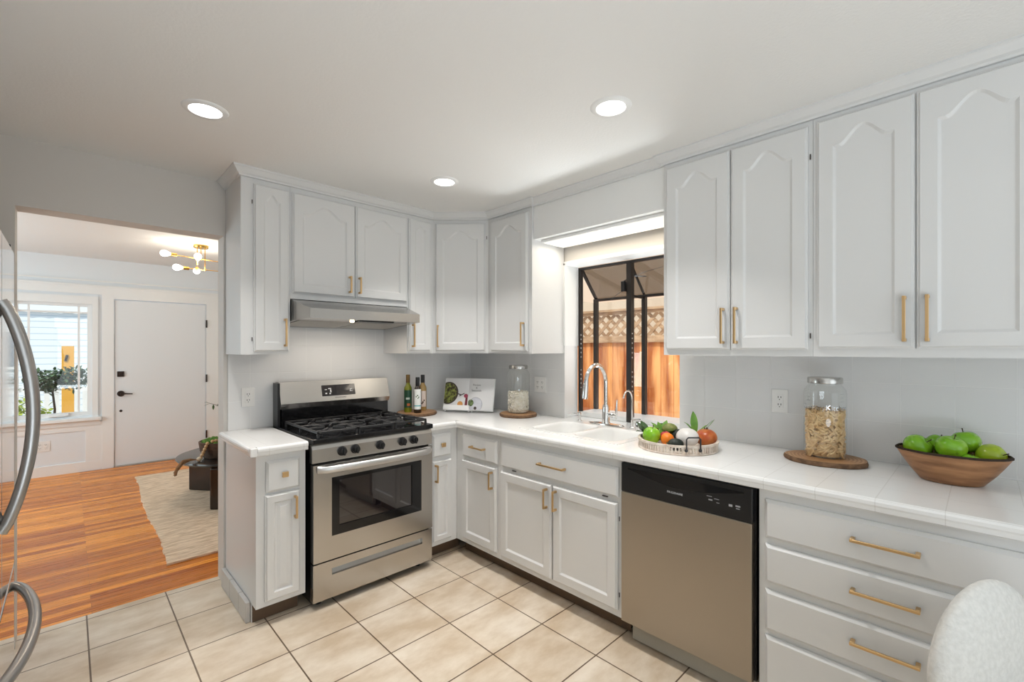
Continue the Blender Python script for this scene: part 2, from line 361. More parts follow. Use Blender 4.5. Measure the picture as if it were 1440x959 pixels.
struct('door_sill', MB().box((-2.15, YF-.03, 0), (-1.23, YF+.1, .012)), mat('door_sill_metal', (.55, .54, .5), .4, .6), dr)

# ------------------------------------------------------------------ cabinet joinery
def door_mb(O, U_, Wd, wd, z0, z1, arch=0, fr=.055, th=.02, mode='panel'):
    """a door front. O = point on the face plane at u=0, U_ = unit vector along the width, Wd = outward unit vector"""
    U_ = Vector(U_); Wd = Vector(Wd); O = Vector(O)
    def P(u, z, w): p = O+U_*u+Wd*w; return (p.x, p.y, z)
    b = MB(); bm = b.bm
    K = 20 if arch else 0
    def outer(i, w):
        return [P(i, z0+i, w), P(wd-i, z0+i, w), P(wd-i, z1-i, w)] + [P(wd-fr-(wd-2*fr)*k/K, z1-i, w) for k in range(1, K)] + [P(i, z1-i, w)] if K else [P(i, z0+i, w), P(wd-i, z0+i, w), P(wd-i, z1-i, w), P(i, z1-i, w)]
    def inner(i, w):
        a, c = fr+i, wd-fr-i; top = z1-fr-i
        if not K: return [P(a, z0+fr+i, w), P(c, z0+fr+i, w), P(c, top, w), P(a, top, w)]
        zs = z1-fr-arch-i*1.0; out = [P(a, z0+fr+i, w), P(c, z0+fr+i, w), P(c, zs, w)]
        for k in range(1, K):
            s_ = k/K; q = min(1, max(0, (s_-.10)/.40)) if s_ < .5 else min(1, max(0, (.90-s_)/.40))
            out.append(P(c-(c-a)*s_, zs+arch*(math.sin(q*PI/2)**1.6), w))
        return out+[P(a, zs, w)]
    rings = [outer(0, 0), outer(0, th*.55), outer(.004, th*.62), outer(.009, th)]
    if mode == 'slab': rings = [outer(0, 0), outer(0, th*.45), outer(.011, th)]
    else: rings += [inner(0, th), inner(.007, th-.009), inner(.014, th-.009), inner(.030, th-.003)] if mode == 'raised' else [inner(0, th), inner(.0035, th-.003), inner(.009, th-.0075), inner(.012, th-.008)]
    vs = [[bm.verts.new(p) for p in r] for r in rings]; n = len(vs[0])
    for r0, r1 in zip(vs, vs[1:]):
        for k in range(n):
            try: bm.faces.new((r0[k], r0[(k+1) % n], r1[(k+1) % n], r1[k]))
            except ValueError: pass
    # centre panel fanned from its middle so the arch stays clean
    c = Vector()
    for v in vs[-1]: c += v.co
    c /= n; cv = bm.verts.new(c)
    for k in range(n): bm.faces.new((vs[-1][k], vs[-1][(k+1) % n], cv))
    bm.faces.new(vs[0][::-1])
    return b
def pull(parent, p, axis, L, Wd, name='pull_handle'):
    """squared bar pull: p = middle point on the door face, axis = bar direction"""
    p = Vector(p); a = Vector(axis).normalized(); w_ = Vector(Wd).normalized(); t = a.cross(w_)
    b = MB()
    def bar(c, la, lw, lt, bev=.0012):
        q = MB().box((-la/2, -lw/2, -lt/2), (la/2, lw/2, lt/2), bev, 1)
        m = Matrix(((a.x, w_.x, t.x, c.x), (a.y, w_.y, t.y, c.y), (a.z, w_.z, t.z, c.z), (0, 0, 0, 1))); b.merge(q.bm, m)
    bar(p+w_*.030, L, .008, .010)
    for s_ in (-1, 1): bar(p+w_*.0135+a*s_*(L/2-.006), .012, .027, .012)
    return b.build(name, M['brass'], parent)
def knob(parent, p, Wd):
    p = Vector(p); w_ = Vector(Wd); u = Vector((-w_.y, w_.x, 0))
    b = MB(); q = MB().box((-.006, .0, -.006), (.006, .015, .006)).box((-.015, .015, -.0135), (.015, .027, .0135), .002)
    b.merge(q.bm, Matrix(((u.x, w_.x, 0, p.x), (u.y, w_.y, 0, p.y), (0, 0, 1, p.z), (0, 0, 0, 1))))
    return b.build('square_knob', M['brass'], parent)
def frontL(parent, kind, x0, x1, z0, z1, y=-.61, **kw):     # faces -Y
    nm = 'drawer_front' if kind == 'drawer' else 'door'
    return door_mb((x0, y-.0005, 0), (1, 0, 0), (0, -1, 0), x1-x0, z0, z1, mode='slab' if kind == 'drawer' else kw.pop('mode', 'panel'), **kw).build(nm, M['cab'], parent)
def frontR(parent, kind, y0, y1, z0, z1, x=-.61, **kw):     # faces -X ; y0 > y1
    nm = 'drawer_front' if kind == 'drawer' else 'door'
    return door_mb((x-.0005, y0, 0), (0, -1, 0), (-1, 0, 0), y0-y1, z0, z1, mode='slab' if kind == 'drawer' else kw.pop('mode', 'panel'), **kw).build(nm, M['cab'], parent)
ZU0, ZU1 = 1.375, 2.352
def hinge_at(parent, p):
    return MB().lathe([(.0022, -.011), (.0022, .011)], p, 8).build('hinge', M['oilbronze'], parent)
# wall cabinets on the back wall
c = thing('wall_cabinet', 'tall narrow white wall cabinet left of the range hood, beside the doorway', 'cabinet', (-1.738, -.165, ZU0), 'white wall cabinets')
MB().box((-1.866, -.33, ZU0), (-1.612, -.0005, ZU1)).build('body', M['cab'], c)
d = frontL(c, 'door', -1.805, -1.620, 1.392, 2.322, -.33, arch=.035, fr=.048)
pull(d, (-1.647, -.3505, 1.50), (0, 0, 1), .16, (0, -1, 0))
for z in (2.22, 1.46): hinge_at(c, (-1.812, -.336, z))
c = thing('wall_cabinet', 'short wide white double-door wall cabinet directly above the steel range hood', 'cabinet', (-1.22, -.165, 1.70), 'white wall cabinets')
MB().box((-1.6105, -.33, 1.700), (-.8365, -.0005, ZU1)).build('body', M['cab'], c)
d = frontL(c, 'door', -1.602, -1.222, 1.733, 2.322, -.33, arch=.06); pull(d, (-1.262, -.3505, 1.812), (0, 0, 1), .105, (0, -1, 0))
d = frontL(c, 'door', -1.217, -.842, 1.733, 2.322, -.33, arch=.06); pull(d, (-1.198, -.3505, 1.812), (0, 0, 1), .105, (0, -1, 0))
c = thing('wall_cabinet', 'slim single-door white wall cabinet right of the range hood', 'cabinet', (-.73, -.165, ZU0), 'white wall cabinets')
MB().box((-.8355, -.33, ZU0), (-.6205, -.0005, ZU1)).build('body', M['cab'], c)
d = frontL(c, 'door', -.826, -.648, 1.392, 2.325, -.33, arch=.02, fr=.045); pull(d, (-.803, -.3505, 1.50), (0, 0, 1), .16, (0, -1, 0))
c = thing('corner_wall_cabinet', 'white corner wall cabinet set diagonally above the open cookbook', 'cabinet', (-.25, -.25, ZU0), 'white wall cabinets')
MB().prism([(-.62, -.0005), (-.62, -.33), (-.33, -.62), (-.0005, -.62), (-.0005, -.0005)], ZU0, ZU1, 'z').build('body', M['cab'], c)
q = 1/math.sqrt(2); Ud = Vector((q, -q, 0)); Wd_ = Vector((-q, -q, 0)); Dl = .29*math.sqrt(2)
d = door_mb(Vector((-.62, -.33, 0))+Ud*.022+Wd_*.0005, Ud, Wd_, Dl-.044, 1.392, 2.325, arch=.06).build('door', M['cab'], c)
pull(d, Vector((-.62, -.33, 1.50))+Ud*.045+Wd_*.0205, (0, 0, 1), .16, Wd_)
hinge_at(c, Vector((-.62, -.33, 2.22))+Ud*(Dl-.012)+Wd_*.008)
c = thing('wall_cabinet', 'white wall cabinet between the diagonal corner cabinet and the window recess', 'cabinet', (-.165, -.84, ZU0), 'white wall cabinets')
MB().box((-.33, -1.060, ZU0), (-.0005, -.6205, ZU1)).build('body', M['cab'], c)
d = frontR(c, 'door', -.660, -1.030, 1.392, 2.325, -.33, arch=.06); pull(d, (-.3505, -1.003, 1.505), (0, 0, 1), .16, (-1, 0, 0))
c = thing('wall_cabinet', 'white double-door wall cabinet just right of the window, above the fruit tray', 'cabinet', (-.165, -2.32, ZU0), 'white wall cabinets')
MB().box((-.33, -2.6555, ZU0), (-.0005, -1.9965, ZU1)).build('body', M['cab'], c)
d = frontR(c, 'door', -2.015, -2.329, 1.402, 2.328, -.33, arch=.06); pull(d, (-.3505, -2.303, 1.513), (0, 0, 1), .165, (-1, 0, 0))
d = frontR(c, 'door', -2.334, -2.640, 1.402, 2.328, -.33, arch=.06); pull(d, (-.3505, -2.362, 1.513), (0, 0, 1), .165, (-1, 0, 0))
for z in (2.20, 1.46): hinge_at(c, (-.336, -2.648, z))
c = thing('wall_cabinet', 'large white double-door wall cabinet at the right edge, above the bowl of green apples', 'cabinet', (-.165, -3.0, ZU0), 'white wall cabinets')
MB().box((-.33, -3.56, ZU0), (-.0005, -2.6565, ZU1)).build('body', M['cab'], c)
d = frontR(c, 'door', -2.672, -2.973, 1.407, 2.332, -.33, arch=.06); pull(d, (-.3505, -2.946, 1.515), (0, 0, 1), .165, (-1, 0, 0))
d = frontR(c, 'door', -2.979, -3.282, 1.407, 2.332, -.33, arch=.06); pull(d, (-.3505, -3.008, 1.515), (0, 0, 1), .165, (-1, 0, 0))
# base cabinets
ZT = .868
def toe(b, x0, x1, y0, y1): return b
c = thing('base_cabinet', 'narrow white base cabinet with one drawer, standing left of the range by the doorway', 'cabinet', (-1.745, -.3, 0), 'white base cabinets')
b = MB().box((-1.866, -.61, .098), (-1.626, -.0005, ZT)).box((-1.866, -.53, 0), (-1.64, -.0005, .098))
b.build('body', M['cab'], c)
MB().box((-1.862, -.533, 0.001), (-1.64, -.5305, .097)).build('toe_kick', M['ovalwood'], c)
d = frontL(c, 'drawer', -1.822, -1.659, .678, .835); knob(d, (-1.739, -.6305, .762), (0, -1, 0))
d = frontL(c, 'door', -1.827, -1.657, .125, .664, mode='raised', fr=.040); pull(d, (-1.686, -.6305, .582), (0, 0, 1), .115, (0, -1, 0))
c = thing('base_cabinet', 'very narrow white base cabinet between the range and the inside corner', 'cabinet', (-.73, -.3, 0), 'white base cabinets')
MB().box((-.842, -.61, .098), (-.611, -.0005, ZT)).box((-.842, -.53, 0), (-.611, -.0005, .098)).build('body', M['cab'], c)
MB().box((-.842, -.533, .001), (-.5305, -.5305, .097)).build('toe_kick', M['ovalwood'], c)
d = frontL(c, 'drawer', -.822, -.668, .688, .838); knob(d, (-.749, -.6305, .769), (0, -1, 0))
d = frontL(c, 'door', -.822, -.666, .128, .664, mode='raised', fr=.036); pull(d, (-.803, -.6305, .585), (0, 0, 1), .115, (0, -1, 0))
def baseR(lab, y0, y1, cx):
    c = thing('base_cabinet', lab, 'cabinet', (-.3, cx, 0), 'white base cabinets')
    MB().box((-.61, y1, .098), (-.0005, y0, ZT)).box((-.53, y1, 0), (-.0005, y0, .098)).build('body', M['cab'], c)
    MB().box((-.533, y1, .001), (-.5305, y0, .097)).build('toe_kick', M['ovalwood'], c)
    return c
c = baseR('white base cabinet with one drawer over one door, left of the sink cabinet', -.6105, -1.0515, -.83)
d = frontR(c, 'drawer', -.690, -1.034, .686, .832); pull(d, (-.6305, -.868, .765), (0, 1, 0), .135, (-1, 0, 0))
d = frontR(c, 'door', -.685, -1.030, .132, .662, fr=.052); pull(d, (-.6305, -1.0, .582), (0, 0, 1), .11, (-1, 0, 0))
c = thing('base_cabinet', 'wide white double-door base cabinet under the sink', 'cabinet', (-.3, -1.49, 0), 'white base cabinets')
MB().box((-.61, -1.9275, .098), (-.592, -1.0525, ZT)).box((-.592, -1.0725, .098), (-.0005, -1.0525, ZT)).box((-.592, -1.9275, .098), (-.0005, -1.9075, ZT)).box((-.592, -1.9075, .098), (-.0005, -1.0725, .115)).build('body', M['cab'], c)
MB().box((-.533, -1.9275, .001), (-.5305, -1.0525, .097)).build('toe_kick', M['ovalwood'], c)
d = frontR(c, 'drawer', -1.077, -1.911, .684, .829); pull(d, (-.6305, -1.498, .762), (0, 1, 0), .19, (-1, 0, 0))
d = frontR(c, 'door', -1.070, -1.484, .131, .655, fr=.052); pull(d, (-.6305, -1.457, .578), (0, 0, 1), .11, (-1, 0, 0))
d = frontR(c, 'door', -1.494, -1.907, .134, .655, fr=.052); pull(d, (-.6305, -1.524, .58), (0, 0, 1), .11, (-1, 0, 0))
for z in (.58, .21): hinge_at(c, (-.616, -1.914, z))
for y in (-1.18, -1.83): MB().box((-.6165, y-.016, .669), (-.6105, y+.016, .673)).build('hinge', M['oilbronze'], c)
c = thing('drawer_cabinet', 'white four-drawer base cabinet with brass bar pulls, right of the dishwasher', 'cabinet', (-.3, -2.99, 0), 'white base cabinets')
MB().box((-.61, -3.47, .098), (-.0005, -2.5395, ZT)).box((-.53, -3.47, 0), (-.0005, -2.5395, .098)).build('body', M['cab'], c)
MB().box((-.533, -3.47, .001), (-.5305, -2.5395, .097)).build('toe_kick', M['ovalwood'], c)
for z0, z1, zp in ((.686, .832, .765), (.517, .661, .593), (.336, .488, .42), (.13, .313, None)):
    d = frontR(c, 'drawer', -2.563, -3.44, z0, z1)
    if zp: pull(d, (-.6305, -2.922, zp), (0, 1, 0), .178, (-1, 0, 0))
# ------------------------------------------------------------------ worktop
def bull(b, p0, p1, out, z0=.870, z1=.915):
    """rounded front nosing between two points, projecting towards out"""
    prof = [(0, z0), (.026, z0), (.030, z0+.004), (.031, z0+.018), (.034, z0+.024), (.034, z1-.010), (.030, z1-.003), (.022, z1), (0, z1)]
    A, B = [], []
    p0, p1, o = Vector(p0), Vector(p1), Vector(out)
    for u, z in prof:
        A.append(b.bm.verts.new((p0.x+o.x*u, p0.y+o.y*u, z))); B.append(b.bm.verts.new((p1.x+(o.x)*u, p1.y+o.y*u, z)))
    n = len(prof)
    for k in range(n): b.bm.faces.new((A[k], A[(k+1) % n], B[(k+1) % n], B[k]))
    b.bm.faces.new(A[::-1]); b.bm.faces.new(B)
E0 = -.612
SX0, SX1, SY0, SY1 = -.515, -.095, -1.835, -1.145      # sink cut-out
wt = MB()
wt.box((-.843, E0, .870), (E0, -.0005, .915)).box((E0, -.0005, .870), (-.0005, SY1, .915)).box((E0, SY0, .870), (-.0005, -3.60, .915))
wt.box((E0, SY1, .870), (SX0, SY0, .915)).box((SX1, SY1, .870), (-.0005, SY0, .915))
bull(wt, (-.843, E0), (E0-.012, E0), (0, -1)); bull(wt, (E0, E0-.012), (E0, -3.60), (-1, 0))
wt.box((E0-.034, E0-.034, .870), (E0-.0, E0-.0, .915))
o = wt.build('worktop', M['counter'], smooth=False); tag(o, 'long white tiled worktop with rounded edge running from the range round the corner', 'countertop')
wt = MB().box((-1.866, E0, .870), (-1.622, -.0005, .915)); bull(wt, (-1.866, E0), (-1.622, E0), (0, -1)); bull(wt, (-1.866, E0), (-1.866, -.0005), (-1, 0)); wt.box((-1.899, E0-.033, .8702), (-1.866, E0, .9149), .005)
o = wt.build('worktop', M['counter'], smooth=False); tag(o, 'small white tiled worktop on the narrow cabinet left of the range', 'countertop')
# garden window ledge
struct('window_sill', MB().box((.0, OY0+.008, .895), (.36, OY1-.008, .915)), M['counter'])
# sink
sk = thing('kitchen_sink', 'white double-basin sink set in the tiled worktop under the window', 'sink', (-.3, -1.49, .9))
def basin(x0, x1, y0, y1, dep, b):
    def ring(i, z, r):
        pts = []
        for cx, cy, a0 in ((x1-i-r, y1-i-r, 0), (x0+i+r, y1-i-r, 90), (x0+i+r, y0+i+r, 180), (x1-i-r, y0+i+r, 270)):
            for k in range(7): a = R(a0+15*k); pts.append((cx+r*math.cos(a), cy+r*math.sin(a), z))
        return pts
    rs = [ring(-.012, .9185, .075), ring(-.004, .9195, .072), ring(.004, .915, .065), ring(.012, .90, .06), ring(.025, .915-dep+.03, .06), ring(.05, .915-dep, .05)]
    vs = [[b.bm.verts.new(p) for p in r] for r in rs]; n = len(vs[0])
    for a, c_ in zip(vs, vs[1:]):
        for k in range(n): b.bm.faces.new((a[k], a[(k+1) % n], c_[(k+1) % n], c_[k]))
    b.bm.faces.new(vs[-1]); return rs[0]
def deck(b, ring, X0, X1, Y0, Y1, z):
    xs = (X1, X0, X0, X1); ys = (Y1, Y1, Y0, Y0); out = []
    for i, (x, y, _) in enumerate(ring):
        c, k = divmod(i, 7); horiz = (k <= 3) if c in (0, 2) else (k >= 3); vert = (k >= 3) if c in (0, 2) else (k <= 3)
        out.append((xs[c] if horiz else x, ys[c] if vert else y, z))
    A = [b.bm.verts.new(p) for p in ring]; B = [b.bm.verts.new(p) for p in out]; D = [b.bm.verts.new((p[0], p[1], .9152)) for p in out]; n = len(A)
    for k in range(n):
        b.bm.faces.new((A[k], A[(k+1) % n], B[(k+1) % n], B[k])); b.bm.faces.new((B[k], B[(k+1) % n], D[(k+1) % n], D[k]))
b = MB()
r1 = basin(SX0+.03, SX1-.03, -1.475, SY1-.03, .18, b); r2 = basin(SX0+.03, SX1-.03, SY0+.03, -1.505, .14, b)
b.build('basins', M['white'], sk, True)
b = MB()
deck(b, r1, SX0-.012, SX1+.012, -1.49, SY1+.012, .9185); deck(b, r2, SX0-.012, SX1+.012, SY0-.012, -1.49, .9185)
b.build('rim', M['white'], sk)
for y in (-1.31, -1.66): MB().lathe([(.0, 0), (.03, .001), (.04, .003), (.042, 0)], (-.305, y, .737 if y > -1.5 else .777), 24).build('drain', M['chrome'], sk, True)

# ------------------------------------------------------------------ gas range
RX0, RX1 = -1.607, -.848
rg = thing('gas_range', 'stainless steel freestanding gas range with black cooktop under the hood', 'stove', (-1.2275, -.33, 0))
YFc = -.645
MB().box((RX0+.008, -.62, .03), (RX1-.004, -.012, .905)).build('body', M['black'], rg)
for x in (RX0+.06, RX1-.06):
    for y in (-.58, -.08): MB().lathe([(.016, 0), (.016, .031)], (x, y, 0), 12).build('foot', M['black'], rg)
b = MB().prism([(-.62, .792), (-.655, .792), (-.655, .865), (-.645, .892), (-.62, .892)], RX0, RX1, 'x'); b.build('control_panel', M['steel'], rg)
for x in (-1.444, -1.367, -1.213, -1.065, -.985):
    k = MB().lathe([(.0, .030), (.017, .029), (.020, .025), (.022, .006), (.026, .004), (.027, 0)], (x, -.6555, .838), 24, ax='-y').box((x-.005, -.694, .818), (x+.005, -.683, .858), .002)
    k.build('control_knob', M['black'], rg, True)
ct = MB().box((RX0-.002, -.668, .893), (RX1+.002, -.105, .922), .005)
ct.build('cooktop', M['glossblack'], rg)
for x, y, r in ((-1.44, -.50, .045), (-1.44, -.24, .038), (-1.2275, -.37, .05), (-1.015, -.50, .05), (-1.015, -.24, .036)):
    bn = MB().lathe([(r*1.25, 0), (r*1.2, .008), (r, .010), (r, .018), (r*.9, .022), (0, .024)], (x, y, .9222), 28); bn.build('burner', M['iron'], rg, True)
for gx0, gx1 in ((-1.575, -1.348), (-1.340, -1.115), (-1.107, -.880)):
    g = MB(); gy0, gy1, z0, z1 = -.645, -.125, .9222, .958; w_ = .011
    for x in (gx0, gx1-w_): g.box((x, gy0, z1-.014), (x+w_, gy1, z1), .002, 1)
    for y in (gy0, gy1-w_, (gy0+gy1)/2-w_/2): g.box((gx0, y, z1-.014), (gx1, y+w_, z1), .002, 1)
    cx = (gx0+gx1)/2
    for cy in ((gy0*.75+gy1*.25), (gy0*.25+gy1*.75)):
        for a in (0, 60, 120, 180, 240, 300) if gx0 < -1.5 or gx0 > -1.2 else (0, 90, 180, 270):
            dx, dy = math.cos(R(a)), math.sin(R(a)); g.obox((cx+dx*.068, cy+dy*.068, z1-.004), (.08, .009, .014), R(a), .002)
    for k in range(5):
        y = gy0+.03+k*(gy1-gy0-.06)/4; g.box((gx0+.006, y, z1-.008), (gx0+.055, y+.009, z1+.002), .002, 1); g.box((gx1-.055, y, z1-.008), (gx1-.006, y+.009, z1+.002), .002, 1)
    for x in (gx0, gx1-w_):
        for y in (gy0, gy1-w_, (gy0+gy1)/2): g.box((x, y, z0), (x+w_, y+w_, z1-.01))
    g.build('grate', M['iron'], rg)
# backguard
b = MB().prism([(-.012, .905), (-.100, .905), (-.100, 1.03), (-.012, 1.03)], RX0+.022, RX1-.008, 'x'); b.build('backguard_base', M['glossblack'], rg)
b = MB().prism([(-.012, 1.0301), (-.103, 1.0301), (-.118, 1.062), (-.078, 1.196), (-.012, 1.196)], RX0+.012, RX1-.002, 'x'); b.build('backguard', M['steel'], rg)
MB().box((RX0-.002, -.10, .88), (RX0+.0118, -.011, 1.192)).build('backguard_end', M['black'], rg)
# display on the sloped face
p0 = Vector((0, -.118, 1.062)); p1 = Vector((0, -.078, 1.196)); up = (p1-p0).normalized(); nrm = Vector((0, -up.z, up.y)).normalized()
if nrm.y > 0: nrm = -nrm
def on_slope(x, t, e): p = p0+(p1-p0)*t+nrm*e; return (x, p.y, p.z)
Ms = basis(on_slope(-1.222, .50, .001), (1, 0, 0), up)
dsp = MB(); dsp.merge(MB().box((-.114, -.037, -.001), (.114, .037, .002), .002).bm, Ms); dsp = dsp.build('display', mat('display_glass', (.02, .016, .016), .08, coat=.5), rg)
M['ink'] = mat('pale_print', (.75, .76, .78), .4)
for u, v, w_, h_ in ((-.088, .006, .014, .004), (-.062, .012, .02, .006), (-.056, -.004, .008, .02), (-.088, -.020, .012, .008), (-.062, -.022, .01, .008), (.085, .002, .016, .004), (.085, -.012, .02, .004), (.078, -.005, .003, .014)):
    b = MB(); b.merge(MB().box((u-w_/2, v-h_/2, .0021), (u+w_/2, v+h_/2, .0026)).bm, Ms); b.build('display_symbol', M['ink'], dsp)
M['greyink'] = mat('grey_print', (.12, .12, .13), .4)
text('FRIGIDAIRE', .0125, basis(on_slope(-1.215, .135, .0012), (1, 0, 0), up), 'brand_lettering', M['greyink'], rg, .0003, 1.2)
# oven door
DX0, DX1 = RX0+.004, RX1-.002
od = MB(); y0 = -.66
def frame_box(b, x0, x1, z0, z1, ix0, ix1, iz0, iz1, ya, yb, bev=0):
    b.box((x0, ya, z0), (ix0, yb, z1)).box((ix1, ya, z0), (x1, yb, z1)).box((ix0, ya, z0), (ix1, yb, iz0)).box((ix0, ya, iz1), (ix1, yb, z1))
frame_box(od, DX0, DX1, .256, .781, -1.505, -.932, .383, .703, -.665, -.6205)
dd = od.build('oven_door', M['steel'], rg)
fr_ = MB(); frame_box(fr_, -1.505, -.932, .383, .703, -1.462, -1.000, .432, .682, -.6645, -.64)
fr_.build('window_border', M['glossblack'], dd)
MB().box((-1.463, -.658, .431), (-.999, -.640, .683)).build('window_glass', M['ovenglass'], dd)
hb = MB(); pts = []
for k in range(21):
    s_ = k/20; x = DX0+.022+(DX1-DX0-.044)*s_; pts.append((x, -.672-.045*math.sin(PI*min(1, max(0, s_)))**.35 if 0 < s_ < 1 else -.668, .757))
hb.tube(pts, .0195, 14, flat=.62, up=(0, 0, 1)); hb.build('handle', mat('handle_steel', (.66, .66, .66), .36, 1), dd, True)
for x0_, x1_ in ((-1.58, -1.48), (-1.43, -1.40), (-1.375, -1.25), (-1.225, -1.10), (-1.07, -1.035), (-.99, -.90)): MB().box((x0_, -.6656, .779), (x1_, -.662, .7842)).build('vent_slot', M['dark'], dd)
# storage drawer
sd = MB()
frame_box(sd, DX0, DX1, .045, .246, -1.502, -.922, .168, .204, -.66, -.6205)
sd = sd.build('storage_drawer', M['steel'], rg)
MB().prism([(-.640, .168), (-.628, .168), (-.622, .204), (-.628, .204)], -1.502, -.922, 'x').build('grip_recess', mat('recess_steel', (.45, .44, .42), .3, 1), sd)
# range hood
hd = thing('range_hood', 'stainless steel under-cabinet range hood above the gas range', 'range hood', (-1.22, -.25, 1.56))
HX0, HX1 = -1.606, -.842
b = MB()
q0, q1, q2 = -.0015, -.337, -.505
zb = 1.583+(1.548-1.583)*(q1-q2)/.5035
b.quads([(HX0, q0, 1.695), (HX0, q1, 1.695), (HX0, q1, zb), (HX0, q0, 1.548), (HX0+.045, q2, 1.638), (HX0+.045, q2, 1.583),
         (HX1, q0, 1.695), (HX1, q1, 1.695), (HX1, q1, zb), (HX1, q0, 1.548), (HX1, q2, 1.638), (HX1, q2, 1.583)],
        [(0, 1, 2, 3), (1, 4, 5, 2), (6, 7, 8, 9), (7, 10, 11, 8), (0, 1, 7, 6), (1, 4, 10, 7), (4, 5, 11, 10), (5, 2, 8, 11), (2, 3, 9, 8), (3, 0, 6, 9)])
b.build('hood_shell', M['steel'], hd, doubles=True)
def under(y): return 1.583+(1.548-1.583)*(y+.505)/.5035
sl = math.atan2(under(-.1)-under(-.45), .35)
MB().obox((-1.41, -.24, under(-.24)-.001), (.34, .30, .004), rx=sl).build('filter', mat('filter_mesh', (.45, .43, .4), .5, .8, bump=1, bscale=500), hd)
MB().obox((-1.04, -.24, under(-.24)-.001), (.34, .30, .004), rx=sl).build('filter', bpy.data.materials['filter_mesh'], hd)
MB().obox((-1.14, -.45, under(-.45)-.003), (.24, .06, .006), rx=sl).build('switch_strip', M['black'], hd)
MB().sphere((-1.29, -.45, under(-.45)-.004), .014, (1, 1, .5), 12, 8).build('hood_bulb', M['ledw'], hd)
light('hood_lamp', 'AREA', (-1.25, -.30, 1.535), (0, 0, 0), 1.6, (1, .88, .74), shape='RECTANGLE', size=.5, size_y=.12)
# ------------------------------------------------------------------ dishwasher
dw = thing('dishwasher', 'built-in dishwasher with steel front and black control strip, right of the sink cabinet', 'dishwasher', (-.3, -2.23, 0))
DY0, DY1 = -1.934, -2.528
MB().box((-.60, DY1+.002, .10), (-.02, DY0-.002, .866)).build('tub', M['black'], dw)
MB().box((-.634, DY1+.008, .105), (-.601, DY0-.001, .724), .003).build('door_panel', M['steelv'], dw)
b = MB()
b.box((-.632, DY1+.006, .7245), (-.601, DY0, .862), .004)
cp = b.build('control_panel', M['black'], dw)
b = MB()   # curved finger recess
pts = []
n = 18
for k in range(n+1):
    s_ = k/n; y = -1.97-(.52)*s_; pts.append((y, .842))
for k in range(n, -1, -1):
    s_ = k/n; y = -1.97-(.52)*s_; pts.append((y, .842-.006-.040*math.sin(PI*s_)**1.2))
b.prism(pts, -.6325, -.6315, 'x'); b.build('finger_recess', M['glossblack'], cp)
text('FRIGIDAIRE', .0125, basis((-.6325, -2.205, .774), (0, -1, 0), (0, 0, 1)), 'brand_lettering', M['ink'], cp, .0003, 1.15)
mat('dim_print', (.4, .4, .42), .4)
for y, z, w_, h_ in ((-2.36, .782, .016, .005), (-2.385, .790, .02, .002), (-2.355, .796, .022, .002), (-2.44, .778, .014, .009), (-2.468, .781, .018, .006), (-2.468, .771, .014, .003), (-2.39, .776, .012, .002)): MB().box((-.6326, y-w_/2, z-h_/2), (-.632, y+w_/2, z+h_/2)).build('control_symbol', bpy.data.materials['dim_print'], cp)
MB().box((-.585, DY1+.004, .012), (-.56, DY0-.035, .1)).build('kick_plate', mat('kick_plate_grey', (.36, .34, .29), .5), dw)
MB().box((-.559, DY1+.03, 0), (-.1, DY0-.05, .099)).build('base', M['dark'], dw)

# ------------------------------------------------------------------ refrigerator
FX, FY0, FY1 = -2.69, -.535, -1.445
fg = thing('refrigerator', 'polished stainless french-door refrigerator with curved handles at the left edge', 'refrigerator', (-3.08, -.99, 0))
MB().box((XL+.02, FY1+.005, .02), (FX-.075, FY0-.005, 1.765)).build('cabinet_body', mat('fridge_grey_side', (.35, .35, .36), .4, .3), fg)
for a, c_ in ((FY0, -.9885), (-.9915, FY1)): MB().box((FX-.07, c_, .578), (FX, a, 1.78), .006, 3).build('door', M['fridge'], fg)
fd = MB().box((FX-.07, FY1, .05), (FX, FY0, .566), .006, 3).build('freezer_drawer', M['fridge'], fg)
for y in (-.955, -1.027):
    pts = []
    for k in range(29):
        s_ = k/28; pts.append((FX+.0+.069*math.sin(PI*s_)**.75, y, .835+.72*s_))
    MB().tube(pts, .0155, 14, flat=.8, up=(1, 0, 0)).build('door_handle', M['fhandle'], fg, True)
pts = []
for k in range(29):
    s_ = k/28; pts.append((FX+.072*math.sin(PI*s_)**.6, -.60-.78*s_, .512))
MB().tube(pts, .0165, 14, up=(0, 0, 1)).build('handle', M['fhandle'], fd, True)
MB().box((FX-.06, -.56, 1.7805), (FX-.005, -.60, 1.80), .003).build('hinge_cap', M['black'], fg)

# ------------------------------------------------------------------ garden window over the sink
gw = sroot('window_1', (.25, -1.495, .93))
a0, a1 = OY1-.014, OY0+.014      # inner faces
fx, gx = .15, .365
b = MB()
def bar(b, p, q_, w=.018): b.tube([p, q_], w, 4, up=(0, 0, 1) if abs(Vector(q_)[2]-Vector(p)[2]) < .3 else (1, 1, 0)); return b
zt, zo = 2.0, 1.785
b.box((fx, a0, .95), (fx+.03, a0-.020, zt-.016)).box((fx, a1, .95), (fx+.03, a1+.020, zt-.016)).box((fx, a1, zt-.016), (fx+.03, a0, zt))
b.box((fx-.005, -1.515, .917), (fx+.035, -1.479, zt-.0165))
struct('inner_frame', b, M['bronze'], gw)
b = MB()
for y in (a0-.0, -1.482, a1+.026): b.box((gx-.03, y-.028, .95), (gx, y, zo-.0181))
b.box((gx-.03, a1, zo-.018), (gx, a0, zo))
for y in (a0, -1.485, a1+.02):
    w_ = .02 if y != -1.485 else .010
    b.prism([(fx+.0301, zt-.028), (fx+.0301, zt-.001), (gx-.001, zo+.006), (gx-.001, zo-.017)], y-w_, y-.0005, 'y')
b.box((fx+.03, -1.500, 1.755), (gx-.03, -1.490, 1.772))
